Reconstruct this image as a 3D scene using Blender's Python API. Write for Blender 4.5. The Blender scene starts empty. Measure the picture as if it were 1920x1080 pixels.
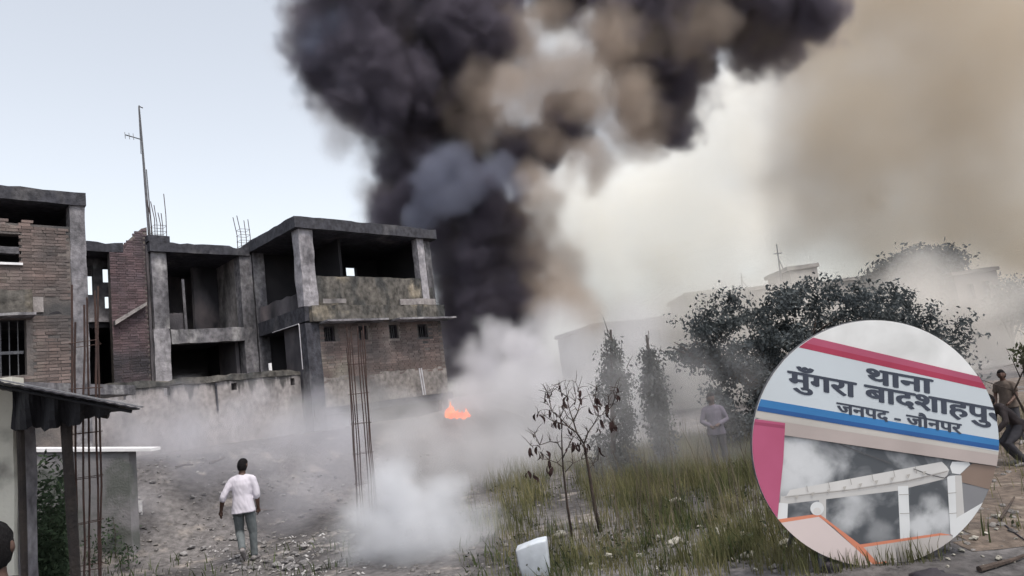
import bpy, bmesh, math, random
from mathutils import Vector, Matrix, noise as mnoise
R = math.radians
scene = bpy.context.scene
COL = scene.collection
random.seed(11)

# ------------------------------------------------------------------ camera
CAM_H, FPX = 2.3, 1230.0
cam_data = bpy.data.cameras.new('camera')
cam_data.sensor_width = 36.0
cam_data.lens = 36.0 * FPX / 1920.0
cam_data.clip_start, cam_data.clip_end = 0.05, 3000.0
cam = bpy.data.objects.new('camera', cam_data)
CAM_ROT = Matrix.Rotation(R(90 + 8.6), 3, 'X') @ Matrix.Rotation(R(-7.6), 3, 'Z')
cam.matrix_world = Matrix.Translation((0, 0, CAM_H)) @ CAM_ROT.to_4x4()
COL.objects.link(cam)
scene.camera = cam
CAM_POS = Vector((0, 0, CAM_H))

# ------------------------------------------------------------------ sky and sun
SUN_EL, SUN_AZ = R(62.0), R(140.0)       # high, over the photographer's right shoulder, veiled by haze
world = bpy.data.worlds.new('World')
scene.world = world
world.use_nodes = True
wn, wl = world.node_tree.nodes, world.node_tree.links
wn.clear()
w_out = wn.new('ShaderNodeOutputWorld')
w_bg = wn.new('ShaderNodeBackground')
w_sky = wn.new('ShaderNodeTexSky')
w_sky.sky_type = 'NISHITA'
w_sky.sun_disc = False
w_sky.sun_elevation = SUN_EL
w_sky.sun_rotation = SUN_AZ
w_sky.altitude = 80.0
w_sky.air_density = 1.4
w_sky.dust_density = 3.0
w_sky.ozone_density = 2.0
w_bg.inputs['Strength'].default_value = 0.135
w_hs = wn.new('ShaderNodeHueSaturation')           # smoke-laden air: the sky is paler than a clear one
w_hs.inputs['Saturation'].default_value = 0.32
wl.new(w_sky.outputs[0], w_hs.inputs['Color'])
wl.new(w_hs.outputs[0], w_bg.inputs['Color'])
wl.new(w_bg.outputs[0], w_out.inputs['Surface'])

sun_data = bpy.data.lights.new('sun', 'SUN')
sun_data.energy = 1.5
sun_data.angle = R(14.0)
sun_data.color = (1.0, 0.93, 0.82)
sun = bpy.data.objects.new('sun', sun_data)
sd = Vector((math.sin(SUN_AZ) * math.cos(SUN_EL), math.cos(SUN_AZ) * math.cos(SUN_EL), math.sin(SUN_EL)))
sun.rotation_euler = sd.to_track_quat('Z', 'Y').to_euler()
sun.location = sd * 60
COL.objects.link(sun)

vs = scene.view_settings
scene.display_settings.display_device = 'sRGB'
vs.view_transform = 'Standard'
vs.look = 'None'
vs.exposure, vs.gamma, vs.use_curve_mapping = 0.85, 1.0, False

scene.render.engine = 'CYCLES'
cy = scene.cycles
cy.use_denoising = True
cy.max_bounces = 8
cy.diffuse_bounces = 3
cy.glossy_bounces = 2
cy.transparent_max_bounces = 12
cy.volume_bounces = 6
cy.volume_step_rate = 2.0
cy.volume_max_steps = 256
cy.use_adaptive_sampling = True
cy.adaptive_threshold = 0.02
cy.caustics_reflective = cy.caustics_refractive = False


def at(px, py, d):
    """A point of the place that stands at photo pixel (px, py), d metres ahead of the camera."""
    return CAM_POS + CAM_ROT @ Vector(((px - 960) / FPX * d, -(py - 540) / FPX * d, -d))


def tag(o, label=None, cat=None, group=None, kind=None):
    if label: o['label'] = label
    if cat: o['category'] = cat
    if group: o['group'] = group
    if kind: o['kind'] = kind
    return o


# ------------------------------------------------------------------ helpers
def lerp(a, b, t): return a + (b - a) * t
def sstep(a, b, x):
    t = max(0.0, min(1.0, (x - a) / (b - a)))
    return t * t * (3 - 2 * t)
def srgb(r, g, b):
    return tuple((c / 255 / 12.92) if c / 255 <= 0.04045 else ((c / 255 + 0.055) / 1.055) ** 2.4 for c in (r, g, b))

# the frame of the ruined block: u along its front (to the right and away), v behind its front, z up
YAW = R(44.0)
BO = Vector((-6.40, 19.9, 0.0))
BU = Vector((math.sin(YAW), math.cos(YAW), 0.0))
BV = Vector((-math.cos(YAW), math.sin(YAW), 0.0))
def B(u, v, z): return BO + BU * u + BV * v + Vector((0, 0, z))
def uv_of(x, y):
    d = Vector((x, y, 0)) - BO
    return d.dot(BU), d.dot(BV)


def ground_z(x, y):
    u, v = uv_of(x, y)
    z = 1.8 * sstep(-5.2, -0.6, v) * (1 - sstep(6.0, 10.0, u)) * (1 - sstep(4.0, 14.0, -u - 8.0))
    z += 0.45 * (1 - sstep(3.5, 6.0, y)) * (1 - sstep(12, 20, math.hypot(x, y)))
    r = math.hypot(x, y)
    if r < 60:
        z += (mnoise.noise(Vector((x * 0.35, y * 0.35, 3.1))) * 0.10 + mnoise.noise(Vector((x * 1.3, y * 1.3, 7.7))) * 0.045) * (1 - sstep(35, 60, r))
    return z


def on_ground(px, py, far=60.0):
    """Where the line of sight through photo pixel (px, py) meets the ground."""
    d, step = 3.0, 0.1
    while d < far:
        p = at(px, py, d)
        if p.z < ground_z(p.x, p.y):
            return Vector((p.x, p.y, ground_z(p.x, p.y)))
        d += step
    p = at(px, py, far)
    return Vector((p.x, p.y, ground_z(p.x, p.y)))


def mat(name, c1, c2=None, scale=3.0, rough=0.92, stain=None, stain_scale=0.5, lo=0.5, hi=0.62, streak=1.0,
        bump=0.3, bump_scale=25.0, metal=0.0, vary=0.0, stain2=None, s2=(0.55, 0.7, 1.4), spec=0.25, mottle=0.0, mottle_scale=8.0):
    """Procedural material: two tones mixed by noise, an optional stain, relief, and a per-object change of value (vary)."""
    m = bpy.data.materials.new(name); m.use_nodes = True
    n, l = m.node_tree.nodes, m.node_tree.links
    bs = n['Principled BSDF']
    bs.inputs['Roughness'].default_value = rough
    bs.inputs['Metallic'].default_value = metal
    bs.inputs['Specular IOR Level'].default_value = spec
    geo = n.new('ShaderNodeNewGeometry')
    def noise(sc, det=5.0, sz=1.0, off=0.0):
        q = n.new('ShaderNodeTexNoise'); q.inputs['Scale'].default_value = sc; q.inputs['Detail'].default_value = det
        mp = n.new('ShaderNodeMapping'); mp.inputs['Scale'].default_value = (1, 1, sz); mp.inputs['Location'].default_value = (off, off * 0.7, off * 1.3)
        l.new(geo.outputs['Position'], mp.inputs['Vector']); l.new(mp.outputs[0], q.inputs['Vector'])
        return q
    def mix(fac, a, b):
        q = n.new('ShaderNodeMix'); q.data_type = 'RGBA'
        l.new(fac, q.inputs['Factor'])
        for s, v in ((q.inputs['A'], a), (q.inputs['B'], b)):
            if isinstance(v, tuple): s.default_value = (*v, 1)
            else: l.new(v, s)
        return q.outputs['Result']
    def ramp(src, a, b):
        q = n.new('ShaderNodeMapRange'); q.inputs['From Min'].default_value = a; q.inputs['From Max'].default_value = b
        l.new(src, q.inputs['Value']); return q.outputs[0]
    c2 = c2 or tuple(x * 0.7 for x in c1)
    col = mix(ramp(noise(scale).outputs[0], 0.3, 0.7), c1, c2)
    if stain: col = mix(ramp(noise(stain_scale, 6.0, streak, 11.0).outputs[0], lo, hi), col, stain)
    if stain2: col = mix(ramp(noise(s2[2], 6.0, 0.5, 31.0).outputs[0], s2[0], s2[1]), col, stain2)
    if mottle:                                   # fine mottling: grit, soot specks, worn edges
        mm = n.new('ShaderNodeMapRange'); mm.inputs['From Min'].default_value = 0.3; mm.inputs['From Max'].default_value = 0.7
        mm.inputs['To Min'].default_value = 1 - mottle; mm.inputs['To Max'].default_value = 1 + mottle * 0.8
        l.new(noise(mottle_scale, 9.0, 0.8, 47.0).outputs[0], mm.inputs['Value'])
        hm = n.new('ShaderNodeHueSaturation'); l.new(mm.outputs[0], hm.inputs['Value']); l.new(col, hm.inputs['Color']); col = hm.outputs[0]
    if vary:
        oi = n.new('ShaderNodeObjectInfo')
        hs = n.new('ShaderNodeHueSaturation')
        l.new(ramp(oi.outputs['Random'], 0, 1), hs.inputs['Value'])
        hs.inputs['Value'].default_value = 1
        mr = n.new('ShaderNodeMapRange'); mr.inputs['To Min'].default_value = 1 - vary; mr.inputs['To Max'].default_value = 1 + vary
        l.new(oi.outputs['Random'], mr.inputs['Value']); l.new(mr.outputs[0], hs.inputs['Value'])
        l.new(col, hs.inputs['Color']); col = hs.outputs[0]
    l.new(col, bs.inputs['Base Color'])
    if bump:
        bp = n.new('ShaderNodeBump'); bp.inputs['Strength'].default_value = bump; bp.inputs['Distance'].default_value = 0.03
        l.new(noise(bump_scale, 6.0).outputs[0], bp.inputs['Height']); l.new(bp.outputs[0], bs.inputs['Normal'])
    return m


class MB:
    """Collects boxes, tubes and prisms in place coordinates; build() links them as ONE mesh object."""
    def __init__(self): self.v, self.f = [], []
    def add(self, vs, fs):
        k = len(self.v); self.v += [Vector(p) for p in vs]; self.f += [tuple(i + k for i in f) for f in fs]; return self
    def box(self, u0, u1, v0, v1, z0, z1, fr=None):
        fr = fr or B
        c = [fr(u, v, z) for z in (z0, z1) for v in (v0, v1) for u in (u0, u1)]
        return self.add(c, [(0, 2, 3, 1), (4, 5, 7, 6), (0, 1, 5, 4), (2, 6, 7, 3), (0, 4, 6, 2), (1, 3, 7, 5)])
    def rough(self, u0, u1, v0, v1, z0, z1, cell=0.22, amp=0.009, fr=None, top=0.0):
        """A box cast on site: its faces are cut into cells and pushed about a little; 'top' breaks the upper edge."""
        fr = fr or B
        n = [max(1, min(60, int(abs(b - a) / cell))) for a, b in ((u0, u1), (v0, v1), (z0, z1))]
        idx, vs, fs = {}, [], []
        def vid(i, j, k):
            if (i, j, k) not in idx:
                p = fr(lerp(u0, u1, i / n[0]), lerp(v0, v1, j / n[1]), lerp(z0, z1, k / n[2]))
                q = p * 2.3
                p = p + Vector((mnoise.noise(q), mnoise.noise(q + Vector((9, 0, 0))), mnoise.noise(q + Vector((0, 9, 0))))) * amp * 2
                if top and k == n[2]: p.z -= top * max(0, mnoise.noise(p * 1.7 + Vector((4, 4, 4))) + mnoise.noise(p * 5.1) * 0.6)
                idx[(i, j, k)] = len(vs); vs.append(p)
            return idx[(i, j, k)]
        for i in range(n[0]):
            for j in range(n[1]):
                fs.append((vid(i, j, 0), vid(i, j + 1, 0), vid(i + 1, j + 1, 0), vid(i + 1, j, 0)))
                fs.append((vid(i, j, n[2]), vid(i + 1, j, n[2]), vid(i + 1, j + 1, n[2]), vid(i, j + 1, n[2])))
        for i in range(n[0]):
            for k in range(n[2]):
                fs.append((vid(i, 0, k), vid(i + 1, 0, k), vid(i + 1, 0, k + 1), vid(i, 0, k + 1)))
                fs.append((vid(i, n[1], k), vid(i, n[1], k + 1), vid(i + 1, n[1], k + 1), vid(i + 1, n[1], k)))
        for j in range(n[1]):
            for k in range(n[2]):
                fs.append((vid(0, j, k), vid(0, j, k + 1), vid(0, j + 1, k + 1), vid(0, j + 1, k)))
                fs.append((vid(n[0], j, k), vid(n[0], j + 1, k), vid(n[0], j + 1, k + 1), vid(n[0], j, k + 1)))
        return self.add(vs, fs)
    def tube(self, pts, rad, seg=6, squash=None):
        """A tapering tube through pts; rad is one radius or a list."""
        pts = [Vector(p) for p in pts]
        rad = rad if isinstance(rad, (list, tuple)) else [rad] * len(pts)
        vs, fs = [], []
        side = None
        for i, p in enumerate(pts):
            t = (pts[min(i + 1, len(pts) - 1)] - pts[max(i - 1, 0)]).normalized()
            if side is None:
                side = t.cross(Vector((0, 1, 0)) if abs(t.y) < 0.8 else Vector((1, 0, 0))).normalized()
            side = (side - t * side.dot(t)).normalized()
            up = t.cross(side)
            r = rad[i]
            rx, ry = r if isinstance(r, tuple) else (r, r)
            for k in range(seg):
                a = 2 * math.pi * k / seg
                vs.append(p + side * math.cos(a) * rx + up * math.sin(a) * ry)
        for i in range(len(pts) - 1):
            for k in range(seg):
                a, b = i * seg + k, i * seg + (k + 1) % seg
                fs.append((a, b, b + seg, a + seg))
        fs.append(tuple(range(seg))[::-1]); fs.append(tuple(range((len(pts) - 1) * seg, len(pts) * seg)))
        return self.add(vs, fs)
    def prism(self, poly, offset):
        """A polygon given thickness along offset."""
        poly = [Vector(p) for p in poly]; k = len(poly); offset = Vector(offset)
        fs = [tuple(range(k))[::-1], tuple(range(k, 2 * k))] + [(i, (i + 1) % k, k + (i + 1) % k, k + i) for i in range(k)]
        return self.add(poly + [p + offset for p in poly], fs)
    def mesh(self, name, origin):
        me = bpy.data.meshes.new(name)
        me.from_pydata([(p - origin)[:] for p in self.v], [], self.f)
        return me
    def build(self, name, m, parent=None, label=None, smooth=False, kind=None, origin=None, normals=True):
        org = WORLD_AT[parent.name] if parent else (origin or Vector((0, 0, 0)))
        me = self.mesh(name, org)
        if normals:
            bm = bmesh.new(); bm.from_mesh(me); bmesh.ops.recalc_face_normals(bm, faces=bm.faces); bm.to_mesh(me); bm.free()
        if smooth: me.polygons.foreach_set('use_smooth', [True] * len(me.polygons))
        return link(name, me, m, parent, label, kind, org)


WORLD_AT = {}
def link(name, me, m, parent=None, label=None, kind=None, org=None):
    o = bpy.data.objects.new(name, me); COL.objects.link(o)
    if m and not me.materials: me.materials.append(m)
    if parent: o.parent = parent; WORLD_AT[o.name] = WORLD_AT[parent.name]
    else: o.location = org or (0, 0, 0); WORLD_AT[o.name] = Vector(o.location)
    if label: o['label'] = label
    if kind: o['kind'] = kind
    return o
def thing(name, label, cat, loc, group=None):
    o = bpy.data.objects.new(name, None); o.empty_display_size = 0.3; COL.objects.link(o)
    o.location = loc; WORLD_AT[o.name] = Vector(loc)
    return tag(o, label, cat, group)
def clone(o, parent, name=None):
    c = o.copy(); COL.objects.link(c); c.parent = parent
    return c

# ------------------------------------------------------------------ materials
SOOT = (0.030, 0.029, 0.034)
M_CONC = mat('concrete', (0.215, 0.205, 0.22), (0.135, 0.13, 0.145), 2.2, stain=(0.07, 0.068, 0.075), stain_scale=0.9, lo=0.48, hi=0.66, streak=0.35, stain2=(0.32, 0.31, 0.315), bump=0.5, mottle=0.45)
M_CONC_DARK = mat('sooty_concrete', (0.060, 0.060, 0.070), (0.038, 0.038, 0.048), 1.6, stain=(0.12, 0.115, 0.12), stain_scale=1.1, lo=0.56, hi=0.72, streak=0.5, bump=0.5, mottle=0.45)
M_COLUMN = mat('pale_column_concrete', (0.33, 0.315, 0.335), (0.22, 0.21, 0.23), 3.5, stain=(0.10, 0.095, 0.105), stain_scale=1.8, lo=0.52, hi=0.66, streak=0.4, bump=0.5, mottle=0.35)
M_PLASTER = mat('old_plaster', (0.29, 0.265, 0.262), (0.21, 0.195, 0.198), 1.7, stain=(0.09, 0.085, 0.085), stain_scale=1.1, lo=0.52, hi=0.68, streak=0.45, bump=0.4, mottle=0.3)
M_SKIRT = mat('grimy_plaster', (0.215, 0.195, 0.185), (0.15, 0.138, 0.135), 2.2, stain=(0.07, 0.065, 0.066), stain_scale=0.9, lo=0.48, hi=0.66, streak=0.5, bump=0.4, mottle=0.4)
M_PLASTER_DARK = mat('sooty_plaster', (0.13, 0.12, 0.13), (0.075, 0.07, 0.08), 1.5, stain=(0.24, 0.20, 0.20), stain_scale=0.8, lo=0.52, hi=0.72, streak=0.6, stain2=SOOT, s2=(0.5, 0.65, 0.6), bump=0.4)
M_MOSS = mat('mossy_plaster', (0.118, 0.108, 0.098), (0.07, 0.066, 0.062), 2.5, stain=(0.22, 0.19, 0.15), stain_scale=0.9, lo=0.55, hi=0.68, stain2=(0.05, 0.05, 0.05), s2=(0.5, 0.62, 1.6), bump=0.6, bump_scale=14, mottle=0.55, mottle_scale=7.0)
M_BRICK = mat('fired_brick', (0.165, 0.122, 0.112), (0.12, 0.100, 0.096), 2.0, stain=(0.085, 0.075, 0.075), stain_scale=0.75, lo=0.50, hi=0.66, streak=0.8, stain2=(0.21, 0.19, 0.165), s2=(0.56, 0.7, 1.1), vary=0.26, bump=0.5, bump_scale=60)
M_BRICK_PURPLE = mat('smoke_stained_brick', (0.125, 0.085, 0.092), (0.09, 0.07, 0.08), 2.0, stain=(0.055, 0.05, 0.058), stain_scale=0.8, lo=0.47, hi=0.62, vary=0.25, bump=0.5, bump_scale=60)
M_MORTAR = mat('mortar', (0.175, 0.15, 0.14), (0.115, 0.103, 0.10), 6, stain=(0.06, 0.058, 0.06), stain_scale=0.75, lo=0.48, hi=0.64, bump=0.5)
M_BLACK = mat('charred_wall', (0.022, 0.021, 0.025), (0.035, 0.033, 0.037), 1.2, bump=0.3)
M_WHITE = mat('white_paint', (0.74, 0.73, 0.75), (0.62, 0.61, 0.63), 5, rough=0.6, bump=0.1)
M_PIPE = mat('pale_pipe', (0.50, 0.49, 0.52), (0.38, 0.37, 0.40), 5, rough=0.5, bump=0.1)
M_REBAR = mat('rusty_rebar', (0.085, 0.050, 0.042), (0.05, 0.035, 0.034), 9, rough=0.8, bump=0.5, bump_scale=120)
M_STEEL = mat('grey_steel', (0.16, 0.16, 0.17), (0.10, 0.10, 0.11), 9, rough=0.6, metal=0.4, bump=0.1)
M_CREAM = mat('cream_wall', (0.58, 0.56, 0.50), (0.47, 0.455, 0.41), 1.5, stain=(0.22, 0.21, 0.19), stain_scale=1.4, lo=0.54, hi=0.66, bump=0.2)
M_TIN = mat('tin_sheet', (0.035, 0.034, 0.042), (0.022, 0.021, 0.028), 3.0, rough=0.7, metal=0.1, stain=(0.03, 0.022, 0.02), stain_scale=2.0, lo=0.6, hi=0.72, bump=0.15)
M_TARP = mat('black_tarp', (0.012, 0.012, 0.016), (0.02, 0.02, 0.024), 4, rough=0.8, bump=0.6, bump_scale=10)
M_POST = mat('dark_wood', (0.022, 0.019, 0.020), (0.04, 0.033, 0.03), 6, bump=0.6, bump_scale=30)
M_BARK = mat('bark', (0.075, 0.055, 0.045), (0.04, 0.032, 0.03), 8, bump=0.7, bump_scale=30)
M_STONE = mat('pale_stone', (0.34, 0.32, 0.28), (0.22, 0.21, 0.19), 6, vary=0.3, bump=0.6, bump_scale=20)
M_GREYSTONE = mat('grey_rubble', (0.22, 0.21, 0.21), (0.13, 0.125, 0.13), 6, vary=0.35, bump=0.6, bump_scale=20)
M_DARK = mat('dark_rubber', (0.025, 0.022, 0.03), (0.04, 0.035, 0.04), 5, rough=0.7, bump=0.3)
M_SACK = mat('pale_plastic', (0.45, 0.485, 0.53), (0.37, 0.39, 0.43), 3, stain=(0.25, 0.24, 0.22), stain_scale=5.0, lo=0.58, hi=0.72, mottle=0.12, rough=0.5, bump=0.25, bump_scale=7, spec=0.4)
M_PAPER = mat('paper', (0.40, 0.39, 0.39), (0.24, 0.23, 0.23), 3, bump=0.1)
M_FARWALL = mat('far_wall', (0.27, 0.25, 0.24), (0.21, 0.20, 0.19), 0.6, stain=(0.13, 0.12, 0.115), stain_scale=0.4, bump=0.1, mottle=0.3, mottle_scale=1.5)
M_FARBRICK = mat('far_brick', (0.135, 0.115, 0.105), (0.095, 0.085, 0.08), 0.6, bump=0.1, mottle=0.3, mottle_scale=1.5)
M_GLASSDARK = mat('dark_opening', (0.03, 0.03, 0.035), (0.05, 0.05, 0.055), 1, rough=0.4, bump=0)


def leaf_mat(name, c1, c2, trans=0.25):
    m = mat(name, c1, c2, 1.1, rough=0.8, bump=0, spec=0.06, mottle=0.5, mottle_scale=3.0)
    n, l = m.node_tree.nodes, m.node_tree.links
    bs = n['Principled BSDF']; out = n['Material Output']
    tr = n.new('ShaderNodeBsdfTranslucent'); mx = n.new('ShaderNodeMixShader'); mx.inputs[0].default_value = trans
    l.new(bs.inputs['Base Color'].links[0].from_socket, tr.inputs['Color'])
    l.new(bs.outputs[0], mx.inputs[1]); l.new(tr.outputs[0], mx.inputs[2]); l.new(mx.outputs[0], out.inputs['Surface'])
    return m
M_LEAF = leaf_mat('dusty_tree_leaves', (0.110, 0.122, 0.126), (0.046, 0.054, 0.060))
M_LEAF2 = leaf_mat('olive_leaves', (0.075, 0.085, 0.045), (0.05, 0.055, 0.035))
M_LEAFGREY = leaf_mat('grey_creeper_leaves', (0.13, 0.135, 0.13), (0.09, 0.095, 0.095))
M_LEAFDRY = leaf_mat('dead_leaves', (0.035, 0.022, 0.022), (0.05, 0.03, 0.028), 0.1)
M_WEED = leaf_mat('weed_leaves', (0.06, 0.085, 0.05), (0.04, 0.06, 0.04))
M_GRASS = leaf_mat('dry_grass', (0.225, 0.200, 0.105), (0.080, 0.092, 0.044), 0.3)
M_GRASS.node_tree.nodes['Principled BSDF'].inputs['Roughness'].default_value = 0.8

def drip_plaster():
    """Old plaster whose head carries black rain streaks of algae running down from the coping."""
    m = mat('streaked_plaster', (0.29, 0.265, 0.262), (0.21, 0.195, 0.198), 1.7, stain=(0.09, 0.085, 0.085), stain_scale=1.1, lo=0.52, hi=0.68, streak=0.45, bump=0.4, mottle=0.3)
    n, l = m.node_tree.nodes, m.node_tree.links; bs = n['Principled BSDF']; src = bs.inputs['Base Color'].links[0].from_socket
    g_ = n.new('ShaderNodeNewGeometry'); sp = n.new('ShaderNodeSeparateXYZ'); l.new(g_.outputs['Position'], sp.inputs[0])
    mp = n.new('ShaderNodeMapping'); mp.inputs['Scale'].default_value = (1, 1, 0.12); l.new(g_.outputs['Position'], mp.inputs['Vector'])
    nz = n.new('ShaderNodeTexNoise'); nz.inputs['Scale'].default_value = 4.5; nz.inputs['Detail'].default_value = 6; l.new(mp.outputs[0], nz.inputs['Vector'])
    hz = n.new('ShaderNodeMapRange'); hz.inputs['From Min'].default_value = 2.75; hz.inputs['From Max'].default_value = 3.62; hz.inputs['To Min'].default_value = -0.42; hz.inputs['To Max'].default_value = 0.16; l.new(sp.outputs['Z'], hz.inputs['Value'])
    ad = n.new('ShaderNodeMath'); ad.operation = 'ADD'; l.new(nz.outputs[0], ad.inputs[0]); l.new(hz.outputs[0], ad.inputs[1])
    mr = n.new('ShaderNodeMapRange'); mr.inputs['From Min'].default_value = 0.46; mr.inputs['From Max'].default_value = 0.60; mr.inputs['To Max'].default_value = 0.85; l.new(ad.outputs[0], mr.inputs['Value'])
    mx = n.new('ShaderNodeMix'); mx.data_type = 'RGBA'; l.new(mr.outputs[0], mx.inputs['Factor']); l.new(src, mx.inputs['A']); mx.inputs['B'].default_value = (0.045, 0.044, 0.045, 1); l.new(mx.outputs['Result'], bs.inputs['Base Color'])
    return m
M_DRIP = drip_plaster()

# ------------------------------------------------------------------ ground: one sheet to the horizon
def axis(half, n, near):
    out = []
    for i in range(-n, n + 1):
        t = i / n
        out.append(t * near + math.copysign(abs(t) ** 5, t) * (half - near))
    return out
gx, gy = axis(900, 150, 36), [a + 14 for a in axis(900, 150, 36)]
gv = [(x, y, ground_z(x, y)) for y in gy for x in gx]
w_ = len(gx)
gf = [(j * w_ + i, j * w_ + i + 1, (j + 1) * w_ + i + 1, (j + 1) * w_ + i) for j in range(len(gy) - 1) for i in range(w_ - 1)]
gm = bpy.data.meshes.new('ground'); gm.from_pydata(gv, [], gf)
gm.polygons.foreach_set('use_smooth', [True] * len(gf))
M_DIRT = mat('dirt', (0.150, 0.139, 0.138), (0.104, 0.097, 0.099), 0.9, stain=(0.062, 0.058, 0.060), stain_scale=0.45, lo=0.46, hi=0.60, stain2=(0.23, 0.205, 0.19), s2=(0.58, 0.70, 1.8), bump=0.9, bump_scale=16, mottle=0.45, mottle_scale=9.0)
link('ground', gm, M_DIRT, kind='structure')
# the brown trodden earth at the right, a sheet just above the ground
M_PATH = mat('brown_earth', (0.135, 0.105, 0.086), (0.088, 0.070, 0.060), 1.6, stain=(0.085, 0.07, 0.062), stain_scale=0.9, lo=0.52, hi=0.66, stain2=(0.18, 0.15, 0.125), s2=(0.57, 0.68, 2.6), bump=0.9, bump_scale=16, mottle=0.4)
pv_, pf_, pid = [], [], {}
def path_v(i, j):
    if (i, j) not in pid:
        x, y = 3.4 + i * 0.16, 7.2 + j * 0.16
        pid[(i, j)] = len(pv_); pv_.append((x, y, ground_z(x, y) + 0.006))
    return pid[(i, j)]
for i in range(110):
    for j in range(130):
        x, y = 3.4 + i * 0.16, 7.2 + j * 0.16
        if x > 4.35 + (y - 7.2) * 0.42 + 0.5 * mnoise.noise(Vector((x * .9, y * .9, 70))) + .25 * mnoise.noise(Vector((x * 3, y * 3, 71))):
            pf_.append((path_v(i, j), path_v(i + 1, j), path_v(i + 1, j + 1), path_v(i, j + 1)))
pme = bpy.data.meshes.new('dirt_path'); pme.from_pydata(pv_, [], pf_); pme.polygons.foreach_set('use_smooth', [True] * len(pf_))
link('dirt_path', pme, M_PATH, kind='structure')


# ------------------------------------------------------------------ brickwork
BRICK_MESHES = {}
def brick_meshes(m):
    if m.name in BRICK_MESHES: return BRICK_MESHES[m.name]
    out = []
    for k in range(5):
        rnd = random.Random(50 + k)
        me = bpy.data.meshes.new('brick')
        j = lambda a: a + rnd.uniform(-0.004, 0.004)
        vs = [(j(sx * 0.112), j(sy * 0.03), j(sz * 0.0325)) for sz in (-1, 1) for sy in (-1, 1) for sx in (-1, 1)]
        me.from_pydata(vs, [], [(0, 2, 3, 1), (4, 5, 7, 6), (0, 1, 5, 4), (2, 6, 7, 3), (0, 4, 6, 2), (1, 3, 7, 5)])
        me.materials.append(m); out.append(me)
    BRICK_MESHES[m.name] = out
    return out
def bricks(parent, root, u0, u1, z0, z1, v, m, inside=lambda u, z: True, parts=300, seed=0):
    """Running-bond brickwork proud of a mortar core; the first bricks are objects, the rest one joined piece."""
    rnd = random.Random(seed); cells = []
    row, z = 0, z1 - 0.04
    while z > z0:
        u = u0 + (0.06 if row % 2 else 0.118)
        while u < u1 - 0.03:
            w = 1.0
            if u + 0.112 > u1: w = max(0.2, (u1 - (u - 0.112)) / 0.224)
            if u - 0.112 < u0: w = min(w, max(0.2, (u + 0.112 - u0) / 0.224))
            if inside(u, z): cells.append((u + (0.112 * (1 - w) if u - 0.112 < u0 else -0.112 * (1 - w) if w < 1 else 0), z, w))
            u += 0.236
        z -= 0.077; row += 1
    mb = MB(); meshes = brick_meshes(m)
    for i, (u, z, w) in enumerate(cells):
        p = B(u, v + 0.022 + rnd.uniform(-0.006, 0.006), z + rnd.uniform(-0.003, 0.003))
        a = math.pi / 2 - YAW + rnd.uniform(-0.02, 0.02)
        if i < parts:
            o = bpy.data.objects.new('brick', meshes[rnd.randrange(5)]); COL.objects.link(o)
            o.parent = parent; o.location = p - WORLD_AT[root.name]; o.rotation_euler = (0, 0, a); o.scale = (w, 1, 1)
        else:
            c, s = math.cos(a), math.sin(a)
            me = meshes[rnd.randrange(5)]
            mb.add([p + Vector((q.co.x * w * c - q.co.y * s, q.co.x * w * s + q.co.y * c, q.co.z)) for q in me.vertices], [tuple(f.vertices) for f in me.polygons])
    if mb.v: mb.build('brickwork', m, parent, kind='stuff')
def wall_holes(mb, u0, u1, v0, v1, z0, z1, holes, rough=False):
    us = sorted({u0, u1, *[h for a in holes for h in a[:2]]})
    put = mb.rough if rough else mb.box
    for a, b in zip(us, us[1:]):
        zs = [z0]
        for h in sorted([h for h in holes if h[0] <= a and h[1] >= b], key=lambda h: h[2]): zs += [h[2], h[3]]
        zs.append(z1)
        for k in range(0, len(zs), 2):
            if zs[k + 1] - zs[k] > 0.005: put(a, b, v0, v1, zs[k], zs[k + 1])
    return mb
def jag(u, k=0.0): return mnoise.noise(Vector((u * 3.1 + k, k, 0.3))) * 0.14 + mnoise.noise(Vector((u * 9.1, k, 2.3))) * 0.06

# ------------------------------------------------------------------ right shell, the tallest one, smoke behind its end
rb = thing('ruined_building', 'tallest burnt concrete shell with open top storey, beside the black smoke', 'building', B(0, 0, 1.6))
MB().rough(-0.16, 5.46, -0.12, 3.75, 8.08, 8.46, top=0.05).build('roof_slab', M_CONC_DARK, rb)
MB().rough(0.0, 0.48, 0.0, 0.42, 5.62, 8.08, cell=0.14, amp=0.016).build('column', M_COLUMN, rb)
MB().rough(4.62, 4.92, 0.02, 0.34, 5.62, 8.08, cell=0.14).build('column', M_COLUMN, rb)
MB().rough(5.12, 5.38, 0.25, 0.55, 1.0, 8.08, cell=0.16).build('column', M_CONC, rb)
MB().rough(-0.04, 0.42, -0.03, 0.42, 1.2, 5.08, cell=0.16).build('column', M_CONC_DARK, rb)
MB().rough(-0.02, 0.38, 3.3, 3.7, 1.2, 8.08, cell=0.2).build('column', M_CONC, rb)
MB().rough(0.50, 4.60, 0.04, 0.22, 5.62, 6.60, cell=0.16, top=0.05).build('parapet', M_MOSS, rb)
MB().rough(4.93, 5.12, 0.04, 0.22, 5.62, 6.30, cell=0.12, top=0.05).build('parapet', M_MOSS, rb)
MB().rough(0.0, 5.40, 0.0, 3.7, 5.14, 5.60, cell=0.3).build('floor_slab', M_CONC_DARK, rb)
MB().rough(0.14, 5.34, -0.20, 0.0, 5.10, 5.60, cell=0.16, amp=0.014, top=0.04).build('sunshade', M_MOSS, rb)
MB().rough(0.40, 2.62, -0.62, -0.02, 5.03, 5.09, cell=0.3, amp=0.008).build('ledge', M_CONC, rb)
MB().rough(3.05, 5.52, -0.62, -0.02, 5.035, 5.095, cell=0.3, amp=0.008).build('ledge', M_CONC, rb)
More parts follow.
